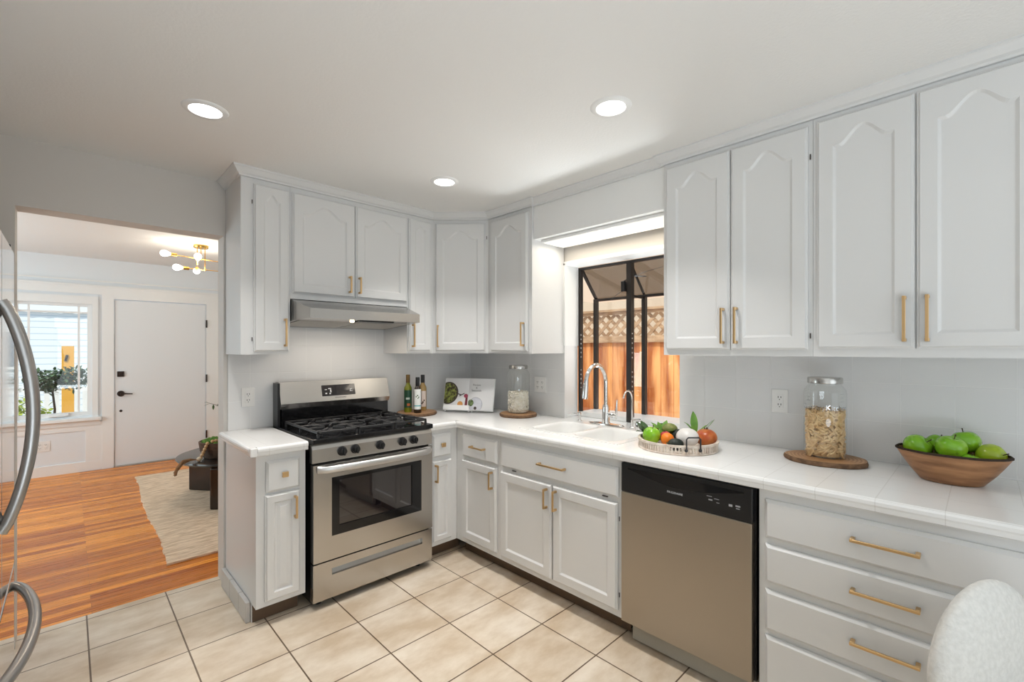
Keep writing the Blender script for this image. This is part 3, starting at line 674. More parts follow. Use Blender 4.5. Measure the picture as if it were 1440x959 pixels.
struct('outer_frame', b, M['bronze'], gw)
b = MB().box((gx-.014, a1+.02, .945), (gx-.010, a0-.02, zo-.03)).box((fx+.03, a0-.008, .945), (gx-.03, a0-.012, zo-.03)).box((fx+.03, a1+.008, .945), (gx-.03, a1+.012, zo-.03))
struct('side_and_front_glass', b, M['thick'], gw)
b = MB(); b.quads([(fx+.03, a0-.02, zt-.012), (fx+.03, a1+.02, zt-.012), (gx-.012, a1+.02, zo-.010), (gx-.012, a0-.02, zo-.010)], [(0, 1, 2, 3)])
b.quads([(fx+.03, a0-.02, zt-.008), (fx+.03, a1+.02, zt-.008), (gx-.012, a1+.02, zo-.006), (gx-.012, a0-.02, zo-.006)], [(3, 2, 1, 0)])
struct('roof_glass', b, M['tint'], gw)
struct('bottom_shelf', MB().box((fx-.001, a1, .9155), (gx, a0, .9495), .003), M['trim'], gw)
b = MB().box((fx-.03, -1.478, 1.79), (fx+.0, -1.452, 1.86), .003).tube([(fx-.015, -1.465, 1.86), (fx+.05, -1.50, 1.90), (fx+.13, -1.55, 1.90)], .004, 6)
b.tube([(fx, -1.465, 1.80), (fx+.05, -1.38, 1.79), (fx+.12, -1.27, 1.76)], .0015, 6).tube([(fx+.05, -1.50, 1.90), (fx+.09, -1.60, 1.93), (fx+.11, -1.75, 1.955)], .0015, 6)
struct('vent_operator', b, M['black'], gw)
b = MB()
for y in (a0-.024, -1.522):
    for k in range(13):
        if k != 5 and k != 6: b.box((fx-.003, y-.003, 1.12+k*.032), (fx+.002, y+.002, 1.130+k*.032))
struct('shelf_clips', b, mat('clip_grey', (.38, .37, .36), .4), gw)

# ------------------------------------------------------------------ taps
fc = thing('kitchen_faucet', 'tall chrome gooseneck pull-down faucet behind the sink', 'faucet', (-.05, -1.45, .92))
b = MB(); t = MB()
t.lathe([(.135, 0), (.135, .004), (.125, .008), (0, .008)], (0, 0, 0), 36, sx=.22, sy=1)
b.merge(t.bm, Matrix.Translation((-.05, -1.45, .9192))); b.build('base_plate', M['chrome'], fc, True)
b = MB().lathe([(.028, 0), (.028, .006), (.024, .012), (.023, .10), (.019, .115), (.018, .12)], (-.05, -1.45, .9272), 24)
pts = [(-.05, -1.45, 1.045), (-.05, -1.45, 1.19)]
for k in range(1, 15):
    a = PI*k/14*.93; pts.append((-.05-.105*(1-math.cos(a)), -1.45, 1.19+.115*math.sin(a)))
b.tube(pts, .0135, 14); b.build('spout', M['chrome'], fc, True)
e = pts[-1]; b = MB().tube([e, (e[0]-.006, -1.45, e[2]-.03), (e[0]-.014, -1.45, e[2]-.10), (e[0]-.016, -1.45, e[2]-.115)], [.0145, .017, .020, .018], 16); b.build('spray_head', M['chrome'], fc, True)
b = MB().tube([(-.05, -1.47, .985), (-.05, -1.515, .985), (-.05, -1.53, .985)], [.016, .016, .01], 14).tube([(-.05, -1.525, .96), (-.05, -1.528, 1.01), (-.05, -1.535, 1.085)], [.007, .008, .004], 10)
b.build('lever', M['chrome'], fc, True)
fl = thing('filter_faucet', 'slim chrome filtered-water faucet with small gooseneck right of the main faucet', 'faucet', (-.03, -1.63, .9155))
b = MB().lathe([(.017, 0), (.017, .004), (.009, .01), (.008, .05)], (-.03, -1.63, .9155), 16)
pts = [(-.03, -1.63, .96), (-.03, -1.63, 1.09)]
for k in range(1, 12): a = PI*k/11*.9; pts.append((-.03-.05*(1-math.cos(a)), -1.63, 1.09+.06*math.sin(a)))
b.tube(pts, .0055, 10); b.build('spout', M['chrome'], fl, True)
MB().tube([(-.03, -1.64, .965), (-.03, -1.685, .975)], [.006, .004], 8).build('lever', M['chrome'], fl, True)
ag = thing('air_gap', 'short chrome air gap cap on the worktop between the slim faucet and fruit tray', 'air gap', (-.07, -1.70, .9155))
MB().lathe([(.022, 0), (.022, .035), (.019, .048), (.008, .055), (0, .056)], (-.07, -1.70, .9155), 20).build('cap', M['chrome'], ag, True)
MB().lathe([(.006, .0), (.006, .002), (0, .002)], (-.092, -1.70, .945), 10, ax='-x').build('outlet_hole', M['black'], ag)
sp = thing('soap_dispenser', 'small chrome soap dispenser pump left of the main faucet', 'soap dispenser', (-.035, -1.225, .9155))
MB().lathe([(.019, 0), (.019, .004), (.010, .009), (.009, .035), (.012, .037), (.012, .055), (.009, .06), (0, .061)], (-.035, -1.225, .9155), 18).build('pump', M['chrome'], sp, True)
MB().tube([(-.035, -1.225, .962), (-.075, -1.20, .966), (-.105, -1.185, .958)], [.006, .005, .004], 8).build('nozzle', M['chrome'], sp, True)

# ------------------------------------------------------------------ outlets
def outlet(lab, p, u, w_, two=False, name='wall_outlet'):
    t = thing(name, lab, 'outlet', p, 'white wall outlets'); u = Vector(u); n_ = Vector(w_); m = Matrix(((u.x, 0, n_.x, p[0]), (u.y, 0, n_.y, p[1]), (0, 1, 0, p[2]), (0, 0, 0, 1)))
    hw = .058 if two else .036
    b = MB(); b.merge(MB().box((-hw, -.058, .0005), (hw, .058, .006), .002).bm, m); b.build('cover_plate', M['plate'], t)
    for cx in ((-.023, .023) if two else (0,)):
        b = MB(); b.merge(MB().box((cx-.017, -.034, .006), (cx+.017, .034, .008), .001).bm, m); s_ = b.build('socket', M['plate'], t)
        b = MB()
        for z in (-.018, .018):
            for dx in (-.006, .006): b.merge(MB().box((cx+dx-.0015, z-.003, .0078), (cx+dx+.0015, z+.006, .0084)).bm, m)
            b.merge(MB().box((cx-.002, z-.012, .0078), (cx+.002, z-.008, .0084)).bm, m)
        b.build('slots', M['dark'], s_)
    return t
outlet('white duplex outlet on the tile left of the tall pasta jar', (0, -2.442, 1.148), (0, -1, 0), (-1, 0, 0))
outlet('white duplex outlet on the back tile left of the range', (-1.748, 0, 1.11), (1, 0, 0), (0, -1, 0))
outlet('white double outlet plate on the tile right of the jar in the corner', (0, -.835, 1.14), (0, -1, 0), (-1, 0, 0), True)
outlet('white outlet low on the living room wall below the front window', (-2.745, YF, .333), (1, 0, 0), (0, -1, 0), True)

# ------------------------------------------------------------------ recessed ceiling lights
for (x, y), lab in (((-2.131, -.898), 'round recessed ceiling light nearest the doorway'), ((-.941, -2.082), 'round recessed ceiling light in front of the window'), ((-.939, -.921), 'round recessed ceiling light near the corner cabinets')):
    t = thing('recessed_light', lab, 'ceiling light', (x, y, ZC), 'recessed ceiling lights')
    MB().lathe([(.056, -.0005), (.060, -.008), (.078, -.006), (.084, -.0005)], (x, y, ZC), 40, caps=False).build('trim_ring', M['trim'], t, True)
    MB().lathe([(0, -.003), (.0575, -.003), (.0575, -.0008), (0, -.0008)], (x, y, ZC), 32, caps=False).build('lens', M['lens'], t)
    l = light('lamp', 'AREA', (0, 0, -.012), (0, 0, 0), CAN, (1, .97, .93), shape='DISK', size=.11, spread=R(95)); l.parent = t

# ------------------------------------------------------------------ things on the worktop
random.seed(5)
def wobble(seed, amp, ks=(2, 3, 5, 9)):
    rnd = random.Random(seed); ph = [(k, rnd.uniform(0, 6.28), amp/k**.5*rnd.uniform(.5, 1)) for k in ks]
    return lambda a: 1+sum(s_*math.sin(k*a+p) for k, p, s_ in ph)
def wood_ring_mat(name, cx, cy):
    m = bpy.data.materials.new(name); m.use_nodes = True; nt = m.node_tree; N, L = nt.nodes, nt.links; b = N['Principled BSDF']; b.inputs['Roughness'].default_value = .45
    tc = N.new('ShaderNodeTexCoord'); wv = N.new('ShaderNodeTexWave'); wv.wave_type = 'RINGS'; wv.rings_direction = 'Z'; wv.inputs['Scale'].default_value = 22; wv.inputs['Distortion'].default_value = 2.5; wv.inputs['Detail'].default_value = 2
    rp = N.new('ShaderNodeValToRGB'); rp.color_ramp.elements[0].color = (.30, .15, .065, 1); rp.color_ramp.elements[1].color = (.47, .27, .13, 1)
    L.new(tc.outputs['Object'], wv.inputs[0]); L.new(wv.outputs[0], rp.inputs[0]); L.new(rp.outputs[0], b.inputs['Base Color']); return m
M['rings'] = wood_ring_mat('wood_slice_rings', 0, 0)
def slab(lab, x, y, rx, ry, rz, seed, th=.021):
    t = thing('wood_slice_board', lab, 'board', (x, y, .9155), 'live edge wood slice boards'); w_ = wobble(seed, .025)
    def part(prof, name, m):
        b = MB().lathe(prof, (0, 0, 0), 72, sx=rx, sy=ry, jit=w_); b.xf(Matrix.Translation((x, y, .9155)) @ Matrix.Rotation(rz, 4, 'Z')); return b.build(name, m, t, True)
    part([(.965, 0), (.985, .002), (1.0, th*.5), (.985, th-.003), (.965, th-.0005)], 'bark_rim', M['bark'])
    part([(.93, .001), (.962, .001), (.962, th), (0, th+.0003)], 'wood_face', M['rings'])
    return t
slab('thin wood slice board holding the three oil bottles behind the range', -.655, -.172, .155, .150, .3, 2)
slab('round wood slice board under the jar in the corner', -.155, -.755, .155, .140, .8, 3)
slab('oval live-edge wood slice board under the tall pasta jar', -.170, -2.665, .125, .155, .15, 4)
ZB = .9155+.0215
# bottles
def bottle(lab, x, y, h, r, liq, capc, capl, label_fn, sq=False):
    t = thing('oil_bottle', lab, 'bottle', (x, y, ZB), 'oil and vinegar bottles'); n = 28
    z0 = ZB
    prof = [(r*.9, 0), (r, .006), (r, h*.60), (r*.93, h*.66), (r*.55, h*.74), (r*.42, h*.79), (r*.42, h*.95), (r*.46, h*.96), (r*.46, h*.975), (0, h*.976)]
    MB().lathe(prof, (x, y, z0), n).build('glass', liq, t, True)
    MB().lathe([(r*.50, h-capl), (r*.52, h-capl+.002), (r*.52, h-.003), (r*.47, h), (0, h)], (x, y, z0), 20).build('cap', capc, t, True)
    label_fn(t, x, y, z0); return t
def wrap(x, y, r, z0, z1, a0, a1, n=14):
    b = MB(); vs = []
    for z in (z0, z1):
        for k in range(n+1): a = a0+(a1-a0)*k/n; vs.append((x+r*math.cos(a), y+r*math.sin(a), z))
    b.quads(vs, [(k, k+1, n+2+k, n+1+k) for k in range(n)])
    return b
AC = math.atan2(-2.95, -1.9)   # direction from the corner to the camera
M['gg'] = mat('green_oil_glass', (.16, .20, .012), .05, coat=.5, col2=(.26, .27, .02), vscale=12)
M['dg'] = mat('dark_bottle_glass', (.022, .012, .007), .05, coat=.5)
M['ag'] = mat('amber_oil_glass', (.33, .20, .055), .06, coat=.5, col2=(.42, .28, .10), vscale=14)
M['labw'] = mat('white_paper_label', (.78, .80, .78), .5); M['labg'] = mat('dark_green_label', (.015, .06, .03), .4); M['labc'] = mat('cream_label', (.62, .52, .46), .5)
M['teal'] = mat('teal_print', (.10, .42, .44), .5); M['olive'] = mat('olive_print', (.08, .13, .05), .5); M['orangep'] = mat('orange_print', (.45, .12, .03), .5); M['greyp'] = mat('light_print', (.45, .5, .45), .5)
def lab1(t, x, y, z):
    l = wrap(x, y, .0297, z+.035, z+.165, AC-1.2, AC+1.2).build('label', M['labg'], t)
    b = MB(); b.merge(wrap(x, y, .0302, z+.095, z+.11, AC-.5, AC+.5).bm); b.build('label_print', M['greyp'], l); wrap(x, y, .0302, z+.048, z+.066, AC-.2, AC+.6).build('label_stamp', M['orangep'], l)
def lab2(t, x, y, z):
    l = wrap(x, y, .0287, z+.028, z+.175, AC-1.0, AC+1.0).build('label', M['labw'], t)
    wrap(x, y, .0291, z+.05, z+.058, AC-.9, AC+.9).build('teal_band', M['teal'], l)
    b = MB()
    for a, zz, w_ in ((-.35, .122, .25), (0, .130, .3), (.3, .118, .25), (.1, .110, .2)): b.merge(wrap(x, y, .0291, z+zz-.006, z+zz+.004, AC+a-w_/2, AC+a+w_/2, 3).bm)
    b.build('olive_sprig_print', M['olive'], l)
def lab3(t, x, y, z):
    l = wrap(x, y, .0297, z+.03, z+.15, AC-1.0, AC+1.0).build('label', M['labc'], t)
    b = MB()
    for a, zz, w_ in ((-.2, .055, .4), (.05, .065, .35), (.35, .078, .3)): b.merge(wrap(x, y, .0301, z+zz-.006, z+zz+.006, AC+a-w_/2, AC+a+w_/2, 3).bm)
    b.build('olive_print', M['stem'], l)
bottle('green oil bottle with dark green label and gold-brown cap, leftmost of three', -.722, -.158, .278, .029, M['gg'], mat('gold_brown_cap', (.17, .10, .03), .4, .4), .06, lab1)
bottle('dark bottle with tall white label and black cap, in front of the other two', -.694, -.245, .262, .028, M['dg'], M['black'], .065, lab2)
bottle('amber oil bottle with cream label and black cap, rightmost of three', -.588, -.150, .272, .029, M['ag'], M['black'], .06, lab3)
# cookbook on stand
bk = thing('cookbook_stand', 'white metal cookbook easel holding the open recipe book in the corner', 'book stand', (-.30, -.35, .9155))
bu = Vector((.216, -.386, 0)).normalized(); bn = Vector((bu.y, -bu.x, 0))
if bn.dot(Vector((-1, -1, 0))) < 0: bn = -bn
bc = Vector((-.302, -.352, .9155))
tilt = R(14); bup = (Vector((0, 0, 1))*math.cos(tilt)-bn*math.sin(tilt))
fn_ = bu.cross(bup); fn_ = fn_ if fn_.dot(bn) > 0 else -fn_
def Bk(u, v, w_): p = bc+bn*.02+bu*u+bup*v+fn_*w_; return p
def bbox(b, u0, u1, v0, v1, w0, w1):
    vs = [Bk(u, v, w_) for u in (u0, u1) for v in (v0, v1) for w_ in (w0, w1)]
    b.quads([tuple(p) for p in vs], [(0, 1, 3, 2), (4, 6, 7, 5), (0, 4, 5, 1), (2, 3, 7, 6), (0, 2, 6, 4), (1, 5, 7, 3)]); return b
M['standw'] = mat('white_enamel_stand', (.90, .90, .90), .3)
b = MB(); bbox(b, -.185, .03, .0141, .048, .046, .052); bbox(b, -.185, .03, .010, .014, 0, .052)
for u in (-.175, .02): bbox(b, u-.004, u+.004, .0, .012, .030, .036)
b.build('ledge', M['standw'], bk)
b = MB()
for u in (-.19, .035):
    b.tube([Bk(u, .002, .0), Bk(u, .20, -.002)], .004, 8); b.tube([Bk(u, .19, -.004), Bk(u, .19, -.004)+Vector((0, 0, -.185*math.cos(tilt)))-bn*.035], .003, 8)
b.tube([Bk(-.19, .20, -.002), Bk(.035, .20, -.002)], .004, 8); b.build('back_wires', M['standw'], bk)
book = thing('open_cookbook', 'open recipe book with a salad bowl photo, propped on the white stand', 'book', (-.30, -.35, .9155))
M['paper'] = mat('page_paper', (.74, .74, .745), .5)
def page(u0, u1, sgn):
    b = MB(); n = 12; rows = []
    for v in (.016, .262):
        r = []
        for k in range(n+1):
            s_ = k/n; u = u0+(u1-u0)*s_; d_ = s_ if sgn > 0 else 1-s_
            r.append(tuple(Bk(u, v-.0*d_, .006+.016*math.sin(PI*min(1, d_*1.05))**.7*(1-.5*d_)+.004)))
        rows.append(r)
    m_ = len(rows[0]); vs = rows[0]+rows[1]+[tuple(Bk(u0+(u1-u0)*k/n, v, .003)) for v in (.016, .262) for k in range(n+1)]
    f = []
    for k in range(n):
        f += [(k, k+1, m_+k+1, m_+k), (2*m_+k, 3*m_+k, 3*m_+k+1, 2*m_+k+1), (k, 2*m_+k, 2*m_+k+1, k+1), (m_+k, m_+k+1, 3*m_+k+1, 3*m_+k)]
    f += [(0, m_, 3*m_, 2*m_), (n, 2*m_+n, 3*m_+n, m_+n)]
    return b.quads(vs, f)
def pw(u):   # surface offset of the page block at u (spine at u=0)
    d_ = min(1, abs(u)/.205); return .006+.016*math.sin(PI*min(1, d_*1.05))**.7*(1-.5*d_)+.0046 if d_ < 1/1.05 else .0106
pgl = page(-.205, 0, -1).build('left_pages', M['paper'], book, True); pgr = page(0, .205, 1).build('right_pages', M['paper'], book, True)
b = MB(); bbox(b, -.21, .21, .012, .266, 0, .0028); b.build('cover', M['labw'], book)
def disc(b, cu, cv, r, e, clip=None, n=36, r0=0):
    vs, fs = [], []; rings = 6
    for i in range(rings+1):
        q_ = r0+(r-r0)*i/rings
        for k in range(n):
            a = 2*PI*k/n; u = cu+q_*math.cos(a); v = cv+q_*math.sin(a)
            if clip: u = max(clip[0], min(clip[1], u)); v = max(clip[2], min(clip[3], v))
            vs.append(tuple(Bk(u, v, pw(u)+e)))
    for i in range(rings):
        for k in range(n): fs.append((i*n+k, i*n+(k+1) % n, (i+1)*n+(k+1) % n, (i+1)*n+k))
    t = MB().quads(vs, fs); b.merge(t.bm); return b
M['salad'] = mat('salad_print', (.05, .04, .02), .5, col2=(.30, .34, .08), vscale=45, detail=4, lo=.42, hi=.6)
M['rim'] = mat('dark_bowl_print', (.06, .045, .04), .5)
disc(MB(), -.170, .145, .088, .0006, (-.204, -.005, .03, .26)).build('bowl_print', M['rim'], pgl)
disc(MB(), -.172, .145, .078, .0012, (-.204, -.005, .03, .26)).build('salad_print', M['salad'], pgl)
disc(MB(), -.060, .060, .022, .0008, (-.204, -.005, .03, .26)).build('orange_print', mat('page_orange', (.75, .35, .10), .5), pgl)
b = MB()
for u0, v0, u1, v1 in ((-.10, .148, -.055, .135), (-.07, .128, -.03, .148)):
    vs = [tuple(Bk(u0, v0, pw(u0)+.0016)), tuple(Bk(u1, v1, pw(u1)+.0016)), tuple(Bk(u1, v1-.007, pw(u1)+.0016)), tuple(Bk(u0, v0-.009, pw(u0)+.0016))]; b.quads(vs, [(0, 1, 2, 3)])
b.build('fork_print', M['rim'], pgl)
disc(MB(), -.018, .125, .016, .0009, (-.204, -.003, .03, .26)).build('radish_print', mat('page_magenta', (.35, .05, .09), .5), pgl)
b = MB(); vs = [tuple(Bk(u, v, pw(u)+.0009)) for u, v in ((-.024, .03), (-.004, .03), (-.004, .12), (-.02, .11))]; b.quads(vs, [(0, 1, 2, 3)]); b.build('beet_print', mat('page_wine', (.16, .02, .03), .5), pgl)
disc(MB(), .026, .072, .026, .0008, (.003, .2, .03, .26)).build('herb_print', mat('page_green', (.06, .10, .03), .5, col2=(.2, .28, .12), vscale=60), pgr)
disc(MB(), .068, .06, .056, .0006, (.003, .2, .02, .26)).build('plate_print', mat('page_plate', (.55, .56, .62), .5, col2=(.66, .67, .72), vscale=30), pgr)
disc(MB(), .068, .06, .056, .0010, (.003, .2, .02, .26), r0=.053).build('plate_rim_print', M['greyink'] if False else mat('page_grey', (.33, .34, .38), .5), pgr)
disc(MB(), .068, .032, .012, .0012).build('seed_print', M['rim'], pgr)
for s_, z, sz in (('Recipes', .212, .021), ('&', .189, .021), ('Seasonals', .168, .021)):
    o_ = Bk(.068, z, pw(.068)+.0012); text(s_, sz, basis(o_, -bu if bu.cross(bup).dot(bn) < 0 else bu, bup), 'title_lettering', mat('page_text_grey', (.16, .16, .17), .6) if 'page_text_grey' not in bpy.data.materials else bpy.data.materials['page_text_grey'], pgr, .0002)
# jars
def jar(lab, x, y, r, h):
    t = thing('glass_jar', lab, 'jar', (x, y, ZB), 'big glass storage jars')
    k = r/.08
    prof = [(r*.80, 0), (r*.93, .004), (r, .018), (r, h*.80), (r*.97, h*.84), (r*.84, h*.885), (r*.78, h*.90), (r*.78, h*.93)]
    MB().lathe(prof, (x, y, ZB+.0005), 48, caps=True).build('glass_body', M['jar'], t, True)
    MB().lathe([(r*.80, h*.925), (r*.83, h*.93), (r*.83, h*.985), (r*.80, h), (0, h)], (x, y, ZB), 40).build('metal_lid', mat('jar_lid_metal', (.55, .54, .52), .25, 1) if 'jar_lid_metal' not in bpy.data.materials else bpy.data.materials['jar_lid_metal'], t, True)
    return t
def fill(name, lab, x, y, r, z0, z1, n, L, rr, m, curl, seed, cat):
    rnd = random.Random(seed); b = MB()
    b.lathe([(r*.3, 0), (r*.78, 0), (r*.80, (z1-z0)*.5), (r*.78, (z1-z0)*.90), (0, (z1-z0)*.94)], (x, y, z0), 24)
    for _ in range(n):
        a = rnd.uniform(0, 2*PI); zz = z0+.008+(z1-z0-.008)*rnd.random()**.9; top = rnd.random() < .2
        q_ = r*(rnd.uniform(.2, .9) if top else rnd.uniform(.82, .93)); zz = z1+rnd.uniform(-.01, .004) if top else zz
        c_ = Vector((x+q_*math.cos(a), y+q_*math.sin(a), zz)); tn = Vector((-math.sin(a), math.cos(a), 0)); th = rnd.uniform(-1.3, 1.3)
        d_ = (tn*math.cos(th)+Vector((0, 0, 1))*math.sin(th)); l = L*rnd.uniform(.7, 1.1); side = Vector((math.cos(a), math.sin(a), 0)).cross(d_)*curl*rnd.choice((-1, 1))
        b.tube([c_-d_*l/2-side*.3, c_+side*.5, c_+d_*l/2-side*.3], rr, 5)
    o_ = b.build(name, m, smooth=True, doubles=False); tag(o_, lab, cat, kind='stuff'); return o_
jar('tall glass jar of brown pasta with metal lid, on the oval wood slice', -.158, -2.662, .079, .345)
fill('pasta', 'dry tan pasta tubes filling the tall jar halfway', -.158, -2.662, .075, ZB+.006, ZB+.195, 620, .036, .0050, mat('dry_pasta', (.58, .37, .18), .5, col2=(.74, .54, .30), vscale=30), .004, 8, 'pasta')
jar('tall glass jar of white macaroni with metal lid in the corner, right of cookbook', -.150, -.750, .084, .350)
fill('macaroni', 'small white dry pasta filling less than half of the corner jar', -.150, -.750, .080, ZB+.006, ZB+.150, 560, .024, .0045, mat('white_pasta', (.74, .68, .56), .5, col2=(.86, .82, .75), vscale=40), .004, 9, 'pasta')
b = MB()
M['emb'] = glassy('embossed_glass', (.70, .76, .84), .5, .1)
# raised lettering and level marks around the pasta jar
jt = [o_ for o_ in C.objects if o_.name == 'glass_jar'][0]
def arc_text(body, x, y, r, z, a_mid, size, par, m):
    cu = bpy.data.curves.new('e', 'FONT'); cu.body = body; cu.size = size; cu.extrude = .0006; cu.align_x = 'CENTER'; cu.align_y = 'CENTER'
    to = bpy.data.objects.new('t', cu); C.objects.link(to); dg = bpy.context.evaluated_depsgraph_get(); me = bpy.data.meshes.new_from_object(to.evaluated_get(dg)); bpy.data.objects.remove(to)
    t = bmesh.new(); t.from_mesh(me); bpy.data.meshes.remove(me)
    for v in t.verts: a = a_mid+v.co.x/r; v.co = Vector((x+(r+v.co.z)*math.cos(a), y+(r+v.co.z)*math.sin(a), z+v.co.y))
    b = MB(); b.bm.free(); b.bm = t; return b.build('embossed_lettering', m, par)
AJ = math.atan2(-3.147+2.662, -2.538+.158)
arc_text('Country', -.158, -2.662, .0796, ZB+.218, AJ-.62, .030, jt, M['emb']); arc_text('Kitchen', -.158, -2.662, .0796, ZB+.218, AJ+.62, .030, jt, M['emb'])
b = MB()
for a in (AJ-.85, AJ+.85):
    for k in range(3): b.merge(wrap(-.158, -2.662, .0798, ZB+.245+k*.016, ZB+.2465+k*.016, a-.12, a+.12, 4).bm)
b.build('level_marks', M['emb'], jt)

# ------------------------------------------------------------------ fruit tray
TX, TY, TR = -.362, -2.085, .187
tr = thing('round_tray', 'round whitewashed slatted tray with black handles, holding assorted fruit', 'tray', (TX, TY, .9155))
M['wash'] = mat('whitewashed_wood', (.56, .46, .38), .7, col2=(.72, .65, .57), vscale=30)
z = .9155
MB().lathe([(0, .0), (TR, .0), (TR+.002, .004), (TR, .009), (0, .009)], (TX, TY, z), 64, caps=False).build('tray_base', M['wash'], tr, True)
MB().lathe([(TR-.010, .036), (TR+.002, .036), (TR+.003, .046), (TR-.010, .046), (TR-.010, .036)], (TX, TY, z), 64, caps=False).build('rim', M['wash'], tr, True)
b = MB()
for k in range(76): a = 2*PI*k/76; b.obox((TX+(TR-.004)*math.cos(a), TY+(TR-.004)*math.sin(a), z+.0225), (.006, .007, .029), a)
o = b.build('spindles', M['wash'], tr); o['kind'] = 'stuff'
for a in (R(-133), R(47)):
    r_ = TR+.004; da = .17
    b = MB(); A_ = Vector((TX+r_*math.cos(a-da), TY+r_*math.sin(a-da), z+.026)); B_ = Vector((TX+r_*math.cos(a+da), TY+r_*math.sin(a+da), z+.026)); o_ = Vector((math.cos(a), math.sin(a), 0))*.006
    b.tube([A_, A_+o_+Vector((0, 0, .008)), A_+o_+Vector((0, 0, .052)), A_+o_+(B_-A_)*.12+Vector((0, 0, .06)), B_+o_+(A_-B_)*.12+Vector((0, 0, .06)), B_+o_+Vector((0, 0, .052)), B_+o_+Vector((0, 0, .008)), B_], .0035, 8)
    for p in (A_, B_): b.sphere(p+o_*.5, .008, n=10, m=8)
    b.build('handle', M['iron'], tr, True)
def fruit_mesh(c, r, sc=(1, 1, 1), dimple=.22, lobes=0, rot=None, top=.0):
    def f(v):
        k = 1.0; th = math.acos(max(-1, min(1, v.z)))
        if dimple: k -= dimple*math.exp(-(th/.32)**2)+dimple*.45*math.exp(-((PI-th)/.3)**2)
        if lobes: k += .02*math.cos(5*math.atan2(v.y, v.x))*math.sin(th)
        k += top*(-v.z)*.5 if False else 0
        return k*(1+.05*v.z)
    return MB().sphere(c, r, sc, 28, 20, rot, f)
def rotm(rx=0, ry=0, rz=0): return Matrix.Rotation(rz, 4, 'Z') @ Matrix.Rotation(ry, 4, 'Y') @ Matrix.Rotation(rx, 4, 'X')
def fruit(name, lab, cat, c, r, m, sc=(1, 1, 1), dimple=.2, rot=(0, 0, 0), stem=.5, grp=None, leafs=0, stemr=.0016):
    t = thing(name, lab, cat, c, grp); rm = rotm(*rot)
    fruit_mesh(c, r, sc, dimple, 5, rm).build('flesh', m, t, True)
    if stem:
        a = Vector(c)+rm @ Vector((0, 0, r*sc[2]*(1-dimple)*.85)); e = Vector(c)+rm @ Vector((r*.12, 0, r*sc[2]*(1+stem*.5))); MB().tube([a, (a+e)/2+Vector((.001, 0, 0)), e], [stemr, stemr, stemr*1.5], 6).build('stem', M['stem'], t)
    return t
zt_ = .9255
M['lgreen'] = mat('leaf_green', (.10, .26, .03), .45, col2=(.20, .38, .06), vscale=30)
M['dleaf'] = mat('dark_leaf', (.05, .10, .04), .5, col2=(.10, .17, .07), vscale=40)
def leaf(b, p, d, L, w_, up=(0, 0, 1), bend=.15, ruf=0):
    p = Vector(p); d = Vector(d).normalized(); s_ = d.cross(Vector(up)); s_ = s_.normalized() if s_.length > .01 else Vector((1, 0, 0)); n_ = s_.cross(d); vs = []; K = 6
    for k in range(K+1):
        t_ = k/K; c_ = p+d*L*t_-n_*(-bend)*L*t_*t_*-1; ww = w_*math.sin(PI*min(1, t_*.9+.08))**.8*(1 if k < K else .05)
        vs += [tuple(c_-s_*ww+n_*.1*w_*(1+ruf*math.sin(9*t_))), tuple(c_), tuple(c_+s_*ww+n_*.1*w_*(1+ruf*math.cos(8*t_)))]
    fs = []
    for k in range(K): i = 3*k; fs += [(i, i+1, i+4, i+3), (i+1, i+2, i+5, i+4)]
    t = MB().quads(vs, fs); b.merge(t.bm); return b
# assorted fruit

G1 = 'assorted fruit on the round tray'
fruit('green_apple', 'green apple at the left end of the slatted tray', 'apple', (-.418, -1.975, zt_+.042), .044, M['greenapple'], rot=(.2, -.1, 0))
fruit('pomegranate', 'small pink-red pomegranate between the green apple and the orange on the tray', 'pomegranate', (-.352, -2.018, zt_+.030), .030, mat('pink_red_skin', (.50, .03, .05), .3), dimple=.05, rot=(0, -.4, 0))
fruit('orange', 'small orange at the front of the slatted tray', 'orange', (-.402, -2.052, zt_+.031), .032, mat('orange_skin', (.85, .22, .015), .35, bump=.4, bscale=300), dimple=.04, stem=0)
fruit('avocado', 'dark blackish-green avocado behind the orange on the tray', 'avocado', (-.300, -2.052, zt_+.031), .032, mat('avocado_skin', (.012, .020, .014), .5, bump=.8, bscale=120), sc=(1, .9, 1.15), dimple=0, rot=(.3, 0, .4), stem=0)
fruit('avocado', 'dark avocado lying behind the front tray handle', 'avocado', (-.466, -2.128, zt_+.027), .027, bpy.data.materials['avocado_skin'], sc=(1, 1.35, 1), dimple=0, rot=(0, 0, .6), stem=0)
fruit('artichoke', 'round olive-green artichoke resting at the back of the tray', 'artichoke', (-.265, -1.995, zt_+.058), .036, mat('olive_green_skin', (.16, .20, .05), .5, col2=(.30, .30, .10), vscale=40, bump=.8, bscale=60), sc=(1.1, 1.1, .85), dimple=.03, stem=0)
t = fruit('white_gourd', 'round white gourd in the middle of the slatted tray', 'gourd', (-.369, -2.139, zt_+.048), .049, mat('white_gourd_skin', (.74, .71, .68), .35, col2=(.80, .78, .76), vscale=20), sc=(1.08, 1.08, .92), dimple=.08, stem=0)
t = fruit('pomegranate', 'large orange-red pomegranate with crown at the right end of the tray', 'pomegranate', (-.288, -2.196, zt_+.044), .047, mat('pomegranate_skin', (.42, .07, .02), .3, col2=(.62, .22, .05), vscale=18), sc=(1.08, 1.08, .9), dimple=.04, rot=(0, 0, 0), stem=0)
b = MB(); pc = Vector((-.288, -2.196, zt_+.082))
for k in range(5): a = 2*PI*k/5; b.tube([pc+Vector((.006*math.cos(a), .006*math.sin(a), 0)), pc+Vector((.008*math.cos(a), .008*math.sin(a), .014))], [.004, .001], 6)
b.build('crown', M['stem'], t)
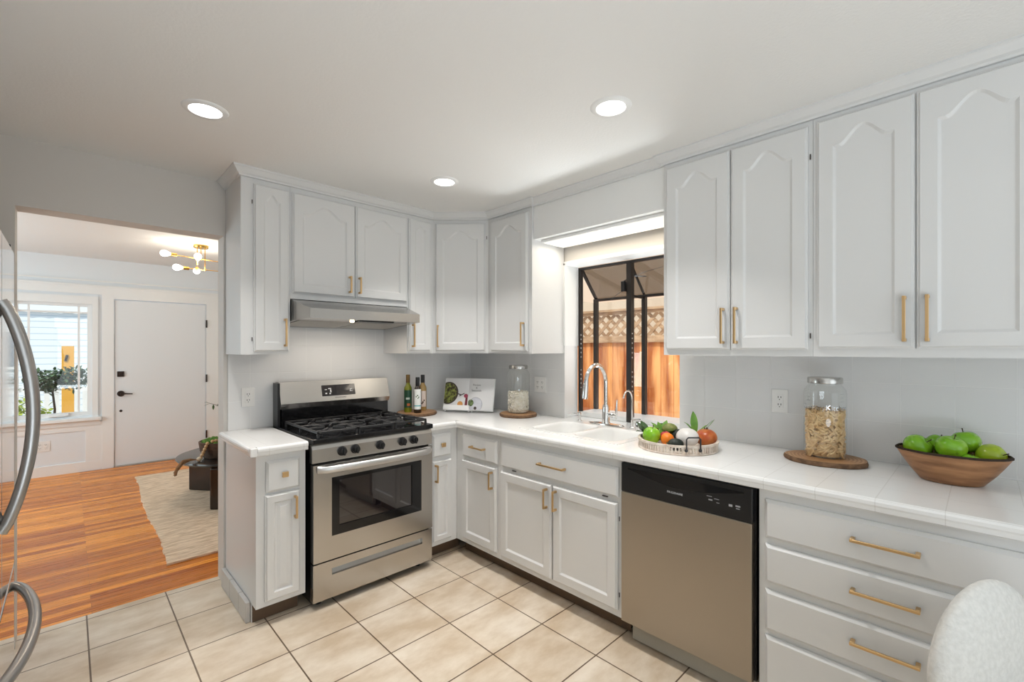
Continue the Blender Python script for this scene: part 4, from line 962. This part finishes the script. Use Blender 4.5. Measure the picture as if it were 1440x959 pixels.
def sprig(lab, name, items, cat='leaves'):
    b = MB(); p0_ = items[0][0]; t = thing(name, lab, cat, p0_)
    for k, (p, d, L, w_, bd) in enumerate(items): leaf(MB(), p, d, L, w_).build('leaf', M['lgreen'] if name != 'eucalyptus_sprig' else M['dleaf'], t, True) if False else leaf(b, p, d, L, w_, bend=bd, ruf=.6)
    o_ = b.build('leaf_blades', M['dleaf'] if 'dark' in lab else M['lgreen'], t, True); return t
sprig('dark green leaf sprig at the far left of the tray behind the apple', 'leaf_sprig', [((-.385, -1.925, zt_+.03), (-.35, .15, .9), .095, .030, .3), ((-.380, -1.930, zt_+.03), (.1, .3, .9), .085, .026, .3), ((-.385, -1.925, zt_+.045), (-.8, .5, .45), .055, .022, .3)])
sprig('fresh green leafy herbs at the back of the tray behind the orange', 'leaf_sprig', [((-.300, -1.975, zt_+.02), (.1*math.cos(a*1.7), .8*math.sin(a*2.3), .8+.2*math.sin(a*5)), .088+.014*math.sin(a*3), .022, .4) for a in range(7)]+[((-.345, -1.955, zt_+.03), (math.cos(a*2.1)*.7, .2+math.sin(a)*.6, .8), .075, .018, .4) for a in range(5)])
sprig('tall bright green pointed leaves between the white gourd and large pomegranate', 'leaf_sprig', [((-.262, -2.128, zt_+.05), (.05, .06, 1), .115, .020, .1), ((-.262, -2.130, zt_+.05), (-.1, .35, .7), .075, .018, .3), ((-.255, -2.150, zt_+.055), (.15, -.75, .55), .10, .017, -.2), ((-.252, -2.155, zt_+.06), (.1, -.55, .8), .085, .011, .1), ((-.262, -2.140, zt_+.05), (.2, -.3, .5), .07, .02, .2)])
sprig('small green leaves at the front of the tray, between orange and dark avocado', 'leaf_sprig', [((-.435, -2.082, zt_+.004), (-.2, -.1, .9), .035, .011, .2), ((-.43, -2.088, zt_+.004), (0, -.5, .8), .034, .010, .2), ((-.43, -2.078, zt_+.004), (.1, .5, .8), .03, .010, .2)])
# bowl of apples
BX, BY = -.197, -3.062
bw = thing('wooden_bowl', 'oval turned wooden bowl with dark bark rim, full of green apples', 'bowl', (BX, BY, .9155))
wj = wobble(11, .008)
MB().lathe([(.50, 0), (.56, .004), (.74, .040), (.90, .080), (1.0, .108), (.96, .108), (.86, .080), (.70, .045), (.45, .014), (0, .012)], (BX, BY, .9155), 64, sx=.118, sy=.157, jit=wj).build('bowl_wall', M['bowlwood'], bw, True)
MB().lathe([(.965, .1075), (1.005, .1075), (1.008, .113), (.985, .116), (.962, .113), (.965, .1075)], (BX, BY, .9155), 96, sx=.118, sy=.157, jit=wobble(14, .012, (7, 13, 23, 31)), caps=False).build('bark_rim', mat('bark_dark_rim', (.035, .02, .012), .9, bump=1, bscale=90), bw)
for lab, p, r_, rot in (
    ('green apple at the far left end of the wooden bowl', (-.172, -2.966, 1.026), .046, (.9, -.2, 0)),
    ('green apple tucked behind the leftmost apple in the wooden bowl', (-.118, -3.020, 1.036), .037, (.3, .5, 0)),
    ('green apple lowest at the front left rim of the wooden bowl', (-.235, -3.018, .990), .032, (0, 0, 0)),
    ('large green apple with upright stem at the front centre of the bowl', (-.200, -3.062, 1.040), .046, (.25, -.25, 0)),
    ('green apple topmost of the pile at the back of the wooden bowl', (-.126, -3.100, 1.056), .044, (-.2, .1, 0)),
    ('small bright green apple low at the front right rim of the bowl', (-.222, -3.112, .998), .032, (.2, 0, 0)),
    ('yellow-green apple at the right end of the bowl, stem hollow facing out', (-.170, -3.164, 1.022), .043, (.6, -1.25, .5)),
    ('green apple half hidden under the others in the middle of the bowl', (-.160, -3.06, .975), .036, (0, 0, 0))):
    m_ = M['greenapple'] if 'yellow' not in lab else mat('yellow_green_skin', (.34, .46, .02), .25, coat=.3)
    fruit('green_apple', lab, 'apple', p, r_, m_, rot=rot, sc=(1, 1, .95))
# ------------------------------------------------------------------ chair at the lower right
ch = thing('dining_chair', 'cream boucle dining chair with a rounded oval back, lower right corner', 'chair', (-.99, -3.40, 0))
ca = R(200)                      # direction the back faces away from the seat
cn = Vector((math.sin(R(24)), math.cos(R(24)), 0)); cs = Vector((cn.y, -cn.x, 0))
bc_ = Vector((-.925, -3.149, .632))
t = MB().sphere((0, 0, 0), 1, (.205, .052, .205), 40, 28, None, lambda v: 1)
t.xf(Matrix(((cs.x, cn.x, 0, bc_.x), (cs.y, cn.y, 0, bc_.y), (0, 0, 1, bc_.z), (0, 0, 0, 1))))
t.build('backrest', M['boucle'], ch, True)
sc_ = bc_-cn*.25
MB().lathe([(0, -.045), (.19, -.045), (.215, -.03), (.225, 0), (.215, .03), (.18, .042), (0, .045)], (sc_.x, sc_.y, .44), 40).build('seat', M['boucle'], ch, True)
M['legw'] = mat('pale_oak_leg', (.45, .30, .17), .45)
for i, j in ((1, 1), (1, -1), (-1, 1), (-1, -1)):
    a = Vector((sc_.x, sc_.y, .405))+cn*.13*i+cs*.13*j; e = a+cn*.05*i+cs*.05*j; e.z = 0
    MB().tube([a, e], [.018, .012], 14).build('leg', M['legw'], ch, True)
for j in (1, -1):
    a = Vector((sc_.x, sc_.y, .44))+cn*.19+cs*.08*j; e = bc_+cs*.08*j-cn*.02+Vector((0, 0, -.08)); MB().tube([a, e], .012, 10).build('back_support', M['legw'], ch, True)

# ------------------------------------------------------------------ living room
def rug():
    b = MB(); rnd = random.Random(3); n = 60; x0, x1, y0, y1 = -2.03, .35, .54, 3.30
    def sk(y): s_ = (y-y0)/(y1-y0); return -.05*(1-s_)+.012*math.sin(9*s_)+rnd.uniform(-.007, .007)
    L0 = [(x0+sk(y0+(y1-y0)*k/n), y0+(y1-y0)*k/n) for k in range(n+1)]
    pts = L0+[(x1, y1), (x1, y0)]
    b.prism(pts, .0005, .013, 'z'); return b
m = mat('jute_weave', (.60, .43, .29), .95, bump=1, bscale=55, bmask=(.35, 1.6, 1), col2=(.84, .66, .49), vscale=42, vmask=(.3, 1.6, 1), detail=6, lo=.38, hi=.6)
o = rug().build('area_rug', m); tag(o, 'natural woven jute rug on the oak floor under the round coffee table', 'rug')
M['espresso'] = mat('dark_espresso_wood', (.018, .010, .007), .28, coat=.3)
TXc, TYc = -1.30, 1.90
tb = thing('coffee_table', 'round black-brown coffee table on slab legs, seen beyond the doorway', 'table', (TXc, TYc, .013))
MB().lathe([(0, .36), (.50, .36), (.535, .368), (.55, .385), (.545, .395), (.53, .40), (0, .40)], (TXc, TYc, .013), 72).build('tabletop', M['espresso'], tb, True)
for a in (128, 232, 0):
    dx, dy = math.cos(R(a)), math.sin(R(a)); b = MB().obox((TXc+dx*.40, TYc+dy*.40, .013+.18), (.26 if a != 128 else .34, .10, .358), R(a), .012); b.build('leg', M['espresso'], tb)
ZTb = .413
M['dkbowl'] = mat('dark_rustic_wood', (.055, .032, .022), .55, col2=(.09, .055, .035), vscale=14, vmask=(1, 1, 4), bump=.6, bscale=30)
bo = thing('decor_bowl', 'dark rustic wooden bowl filled with green moss on the coffee table', 'bowl', (-1.50, 1.78, ZTb))
MB().lathe([(.13, 0), (.155, .004), (.185, .07), (.195, .15), (.182, .15), (.165, .08), (0, .03)], (-1.50, 1.78, ZTb+.0005), 48, jit=wobble(5, .02)).build('bowl_wall', M['dkbowl'], bo, True)
rnd = random.Random(4)
b = MB()
for k in range(160):
    a = rnd.uniform(0, 6.28); q_ = .17*rnd.random()**.5; b.sphere((-1.50+q_*math.cos(a), 1.78+q_*math.sin(a), ZTb+.135+.035*(1-q_/.17)+rnd.uniform(-.006, .01)), rnd.uniform(.012, .022), n=8, m=6)
o = b.build('moss', mat('green_moss', (.07, .17, .02), .9, col2=(.14, .27, .05), vscale=40, bump=1, bscale=90), smooth=True); tag(o, 'bright green moss mound inside the dark wooden bowl', 'moss', kind='stuff')
bd = thing('bead_garland', 'natural wooden bead garland draped over the dark bowl with a jute tassel', 'bead garland', (-1.69, 1.70, ZTb))
M['bead'] = mat('pale_wood_bead', (.55, .33, .16), .5, col2=(.66, .44, .24), vscale=30)
path = []
for k in range(9): path.append((-1.615+.03*k*.8, 1.655-.004*k, ZTb+.168+.004*math.sin(k)))
path = path[::-1]
for k in range(6): path.append((-1.652-.010*k, 1.665, ZTb+.152-.024*k))
for i, p in enumerate(path): MB().sphere(p, .0145, n=14, m=10).build('bead', M['bead'], bd, True)
MB().sphere((-1.715, 1.66, ZTb+.022), .021, n=14, m=10).build('bead', mat('cream_bead', (.75, .62, .45), .5), bd, True)
b = MB(); rnd = random.Random(7)
for k in range(46):
    o1, o2 = rnd.uniform(-.022, .022), rnd.uniform(-.014, .014); p0_ = Vector((-1.73, 1.66, ZTb+.022))
    b.tube([p0_, p0_+Vector((-.05, -.02+o1*.5, .012+o2*.5)), p0_+Vector((-.11, -.04+o1, .004+o2)), p0_+Vector((-.15, -.05+o1*1.3, -.045+o2)), p0_+Vector((-.165+rnd.uniform(-.01, .01), -.055+o1*1.5, -.085+o2))], .0032, 5)
b.build('tassel', mat('jute_tassel', (.25, .13, .06), .9, col2=(.36, .21, .11), vscale=50), bd)
vz = thing('olive_vase', 'olive branch arrangement on the coffee table, its leaf tip peeking past the doorway edge', 'plant', (-1.28, 2.05, ZTb))
MB().lathe([(.05, 0), (.075, .04), (.08, .11), (.05, .17), (.035, .20), (.04, .215)], (-1.28, 2.05, ZTb), 28).build('vase', M['white'], vz, True)
b = MB(); tips = [Vector((-1.60, 1.95, .90)), Vector((-1.15, 2.1, 1.0)), Vector((-1.3, 1.85, .98))]
for tp_ in tips:
    base = Vector((-1.28, 2.05, ZTb+.18)); mid = (base+tp_)/2+Vector((0, 0, .09)); b.tube([base, mid, tp_], [.004, .003, .0015], 6)
b.build('branches', M['stem'], vz)
b = MB(); rnd = random.Random(2)
for tp_ in tips:
    base = Vector((-1.28, 2.05, ZTb+.18)); mid = (base+tp_)/2+Vector((0, 0, .09))
    for k in range(9):
        s_ = .35+.65*k/8; p = base*(1-s_)**2+mid*2*s_*(1-s_)+tp_*s_*s_; leaf(b, p, (rnd.uniform(-1, 1), rnd.uniform(-1, 1), rnd.uniform(-.6, .8)), .055, .009)
b.build('leaves', M['dleaf'], vz, True)
# ceiling fixture
M['gold'] = mat('polished_gold', (.85, .52, .14), .2, 1)
cx, cy = -1.572, 2.40
cf = thing('ceiling_fixture', 'gold sputnik ceiling fixture with bare glowing bulbs in the living room', 'ceiling light', (cx, cy, ZL))
MB().lathe([(0, -.028), (.062, -.028), (.065, -.024), (.065, -.0005), (0, -.0005)], (cx, cy, ZL), 36).build('canopy', M['gold'], cf, True)
for dx, zz in ((-.032, 2.268), (0, 2.322), (.034, 2.215)): MB().tube([(cx+dx, cy, ZL-.028), (cx+dx, cy, zz)], .0045, 10).build('rod', M['gold'], cf, True)
def arm(p, d, la, lb):
    d = Vector(d).normalized(); p = Vector(p)
    ar = MB().tube([p-d*lb, p+d*la], .004, 10).sphere(p, .010, n=12, m=8).build('arm', M['gold'], cf, True)
    for s_, l_ in ((1, la), (-1, lb)):
        e = p+d*s_*l_; MB().tube([e, e+d*s_*.05], .017, 18).build('socket', M['gold'], ar, True)
        m_ = d.to_track_quat('Z', 'Y').to_matrix().to_4x4(); t = MB().lathe([(.010, 0), (.014, .008), (.028, .035), (.031, .052), (.026, .070), (.012, .081), (0, .083)], (0, 0, 0), 22)
        if s_ < 0: m_ = (-d).to_track_quat('Z', 'Y').to_matrix().to_4x4()
        t.xf(Matrix.Translation(e+d*s_*.05) @ m_); t.build('bulb', M['bulb'], ar, True)
arm((cx, cy, 2.322), (-1, .02, .06), .20, .20)
arm((cx-.032, cy, 2.268), (-.15, -1, .12), .17, .17)
arm((cx+.034, cy, 2.215), (-1, -.1, -.02), .14, .20)
light('fixture_lamp', 'POINT', (cx, cy, 2.20), (0, 0, 0), 9, (1, .88, .70), shadow_soft_size=.12)

# ------------------------------------------------------------------ outside the garden window: cedar fence and neighbour's wall
struct('ground_side_yard', MB().box((.16, -8, -.35), (3.6, 6, -.30)), mat('side_yard_gravel', (.45, .42, .38), .9))
fe = thing('garden_fence', 'sunlit orange cedar fence with a lattice top outside the kitchen window', 'fence', (1.72, 0, -.30))
rnd = random.Random(6); y = 4.0; k = 0
b = MB()
while y > -3.4:
    w_ = rnd.uniform(.135, .145); b.box((1.70+rnd.uniform(0, .004), y-w_+.004, -.30), (1.72, y, 1.49), .003, 1); y -= w_; k += 1
b.build('fence_boards', M['outwood'], fe)
M['weathered'] = mat('weathered_cedar', (.30, .17, .09), .8, col2=(.50, .33, .20), vscale=4, vmask=(1, 1.5, 6), bump=.3, bscale=40)
MB().box((1.672, -3.4, 1.475), (1.70, 4.0, 1.545), .003).build('rail', M['weathered'], fe); MB().box((1.672, -3.4, 1.775), (1.70, 4.0, 1.805), .003).build('rail', M['weathered'], fe)
MB().box((1.65, -3.4, 1.806), (1.76, 4.0, 1.832), .003).build('cap_rail', M['weathered'], fe)
b = MB(); L_ = .40
for k in range(60):
    yc = 4.0-k*.125; zc = 1.66
    for s_, xx in ((1, 1.708), (-1, 1.717)): b.obox((xx, yc, zc), (.008, .034, .33), 0, rx=s_*R(45))
b.build('lattice', M['weathered'], fe)
nb = thing('neighbor_house', 'tan stucco side wall of the neighbouring house above the cedar fence', 'building', (3.2, -1, -.3))
MB().box((3.2, -9, -.3), (3.4, 8, 4.8)).build('stucco_wall', mat('tan_stucco', (.78, .64, .48), .9, bump=.5, bscale=30), nb)
MB().box((2.75, -9, 4.6), (3.2, 8, 4.72)).build('eave', mat('brown_eave', (.30, .22, .15), .8), nb)

# ------------------------------------------------------------------ outside the front window
struct('ground_front', MB().box((-12, 4.25, -.40), (8, 22, -.35)), mat('front_ground', (.5, .5, .47), .9))
fh = thing('neighbor_house', 'pale blue clapboard house with a scalloped eave across the street', 'building', (-3, 14, -.35))
M['siding'] = grid('blue_white_siding', 'XZY', (50, 50, 0), 40, .16, .012, (.80, .84, .87), (.82, .86, .89), (.55, .63, .70), .6, bump=.5)
MB().box((-9, 14, -.35), (3, 14.3, 4.2)).build('siding_wall', M['siding'], fh)
b = MB(); pts = [(-9, 2.62), (3, 2.62)]
for k in range(160): x = 3-12*k/160; pts.append((x, 2.35+.03*abs(math.sin(k*PI/4))))
b.prism(pts, 13.93, 13.96, 'y').box((-9, 13.96, 2.60), (3, 14, 2.64)); b.build('scalloped_eave', mat('white_eave', (.85, .86, .88), .6), fh)
for x in (-4.9, -2.0): f_ = MB().box((x, 13.96, .9), (x+.8, 13.995, 1.9)).build('house_window', M['trim'], fh); MB().box((x+.06, 13.955, .96), (x+.74, 13.959, 1.84)).build('pane', mat('house_pane', (.10, .14, .18), .1) if 'house_pane' not in bpy.data.materials else bpy.data.materials['house_pane'], f_)
op = thing('gate_post', 'flat orange-yellow painted post with a small dark plaque, outside the front window', 'post', (-2.53, 8, -.35))
MB().box((-2.63, 8, -.35), (-2.47, 8.12, 1.46), .004).build('post', mat('orange_paint', (.85, .42, .06), .5), op)
MB().obox((-2.57, 7.992, 1.25), (.035, .012, .11), 0, ry=R(12)).build('plaque', M['oilbronze'], op)
pf = thing('picket_fence', 'white picket fence behind the small potted tree outside', 'fence', (-3, 9, -.35))
b = MB()
for k in range(34): x = -5.6+k*.13; b.prism([(x, -.35), (x+.075, -.35), (x+.075, .85), (x+.0375, .92), (x, .85)], 9, 9.02, 'y')
b.build('pickets', M['trim'], pf); MB().box((-5.6, 9.02, .1), (-1.2, 9.06, .18)).build('rail', M['trim'], pf); MB().box((-5.6, 9.02, .62), (-1.2, 9.06, .70)).build('rail', M['trim'], pf)
def leafball(name_, c, rx, rz, n, L, m, par, seed):
    b = MB(); rnd = random.Random(seed)
    for _ in range(n):
        v = Vector((rnd.gauss(0, 1), rnd.gauss(0, 1), rnd.gauss(0, 1))).normalized()*rnd.random()**.4
        leaf(b, (c[0]+v.x*rx, c[1]+v.y*rx, c[2]+v.z*rz), (rnd.uniform(-1, 1), rnd.uniform(-1, 1), rnd.uniform(-.5, 1)), L*rnd.uniform(.7, 1.3), L*.28)
    return b.build(name_, m, par, doubles=False)
pt = thing('potted_tree', 'small dark-leaved tree in a pot right outside the front window', 'tree', (-2.68, 5.3, .2))
MB().lathe([(.10, 0), (.15, .02), (.17, .22), (.18, .25), (.165, .25), (.15, .2), (0, .2)], (-2.68, 5.3, .22), 28).build('pot', mat('clay_pot', (.12, .09, .07), .8), pt, True)
MB().tube([(-2.68, 5.3, .40), (-2.67, 5.3, .62), (-2.69, 5.29, .85), (-2.66, 5.3, 1.0)], [.014, .012, .011, .008], 8).build('trunk', M['stem'], pt, True)
leafball('crown', (-2.74, 5.3, .99), .23, .16, 620, .058, M['dleaf'], pt, 3); leafball('crown', (-2.50, 5.3, 1.01), .19, .16, 420, .058, M['dleaf'], pt, 5)
struct('porch_slab', MB().box((-6, 4.22, -.35), (2, 5.9, .21)), mat('porch_concrete', (.45, .44, .42), .8))
hb_ = thing('shrub', 'yellow-green shrub low in the front window behind the potted tree', 'shrub', (-3.25, 7.2, -.35))
leafball('foliage', (-3.25, 7.2, .30), .55, .5, 600, .10, mat('yellow_green_leaf', (.35, .42, .04), .6), hb_, 8)
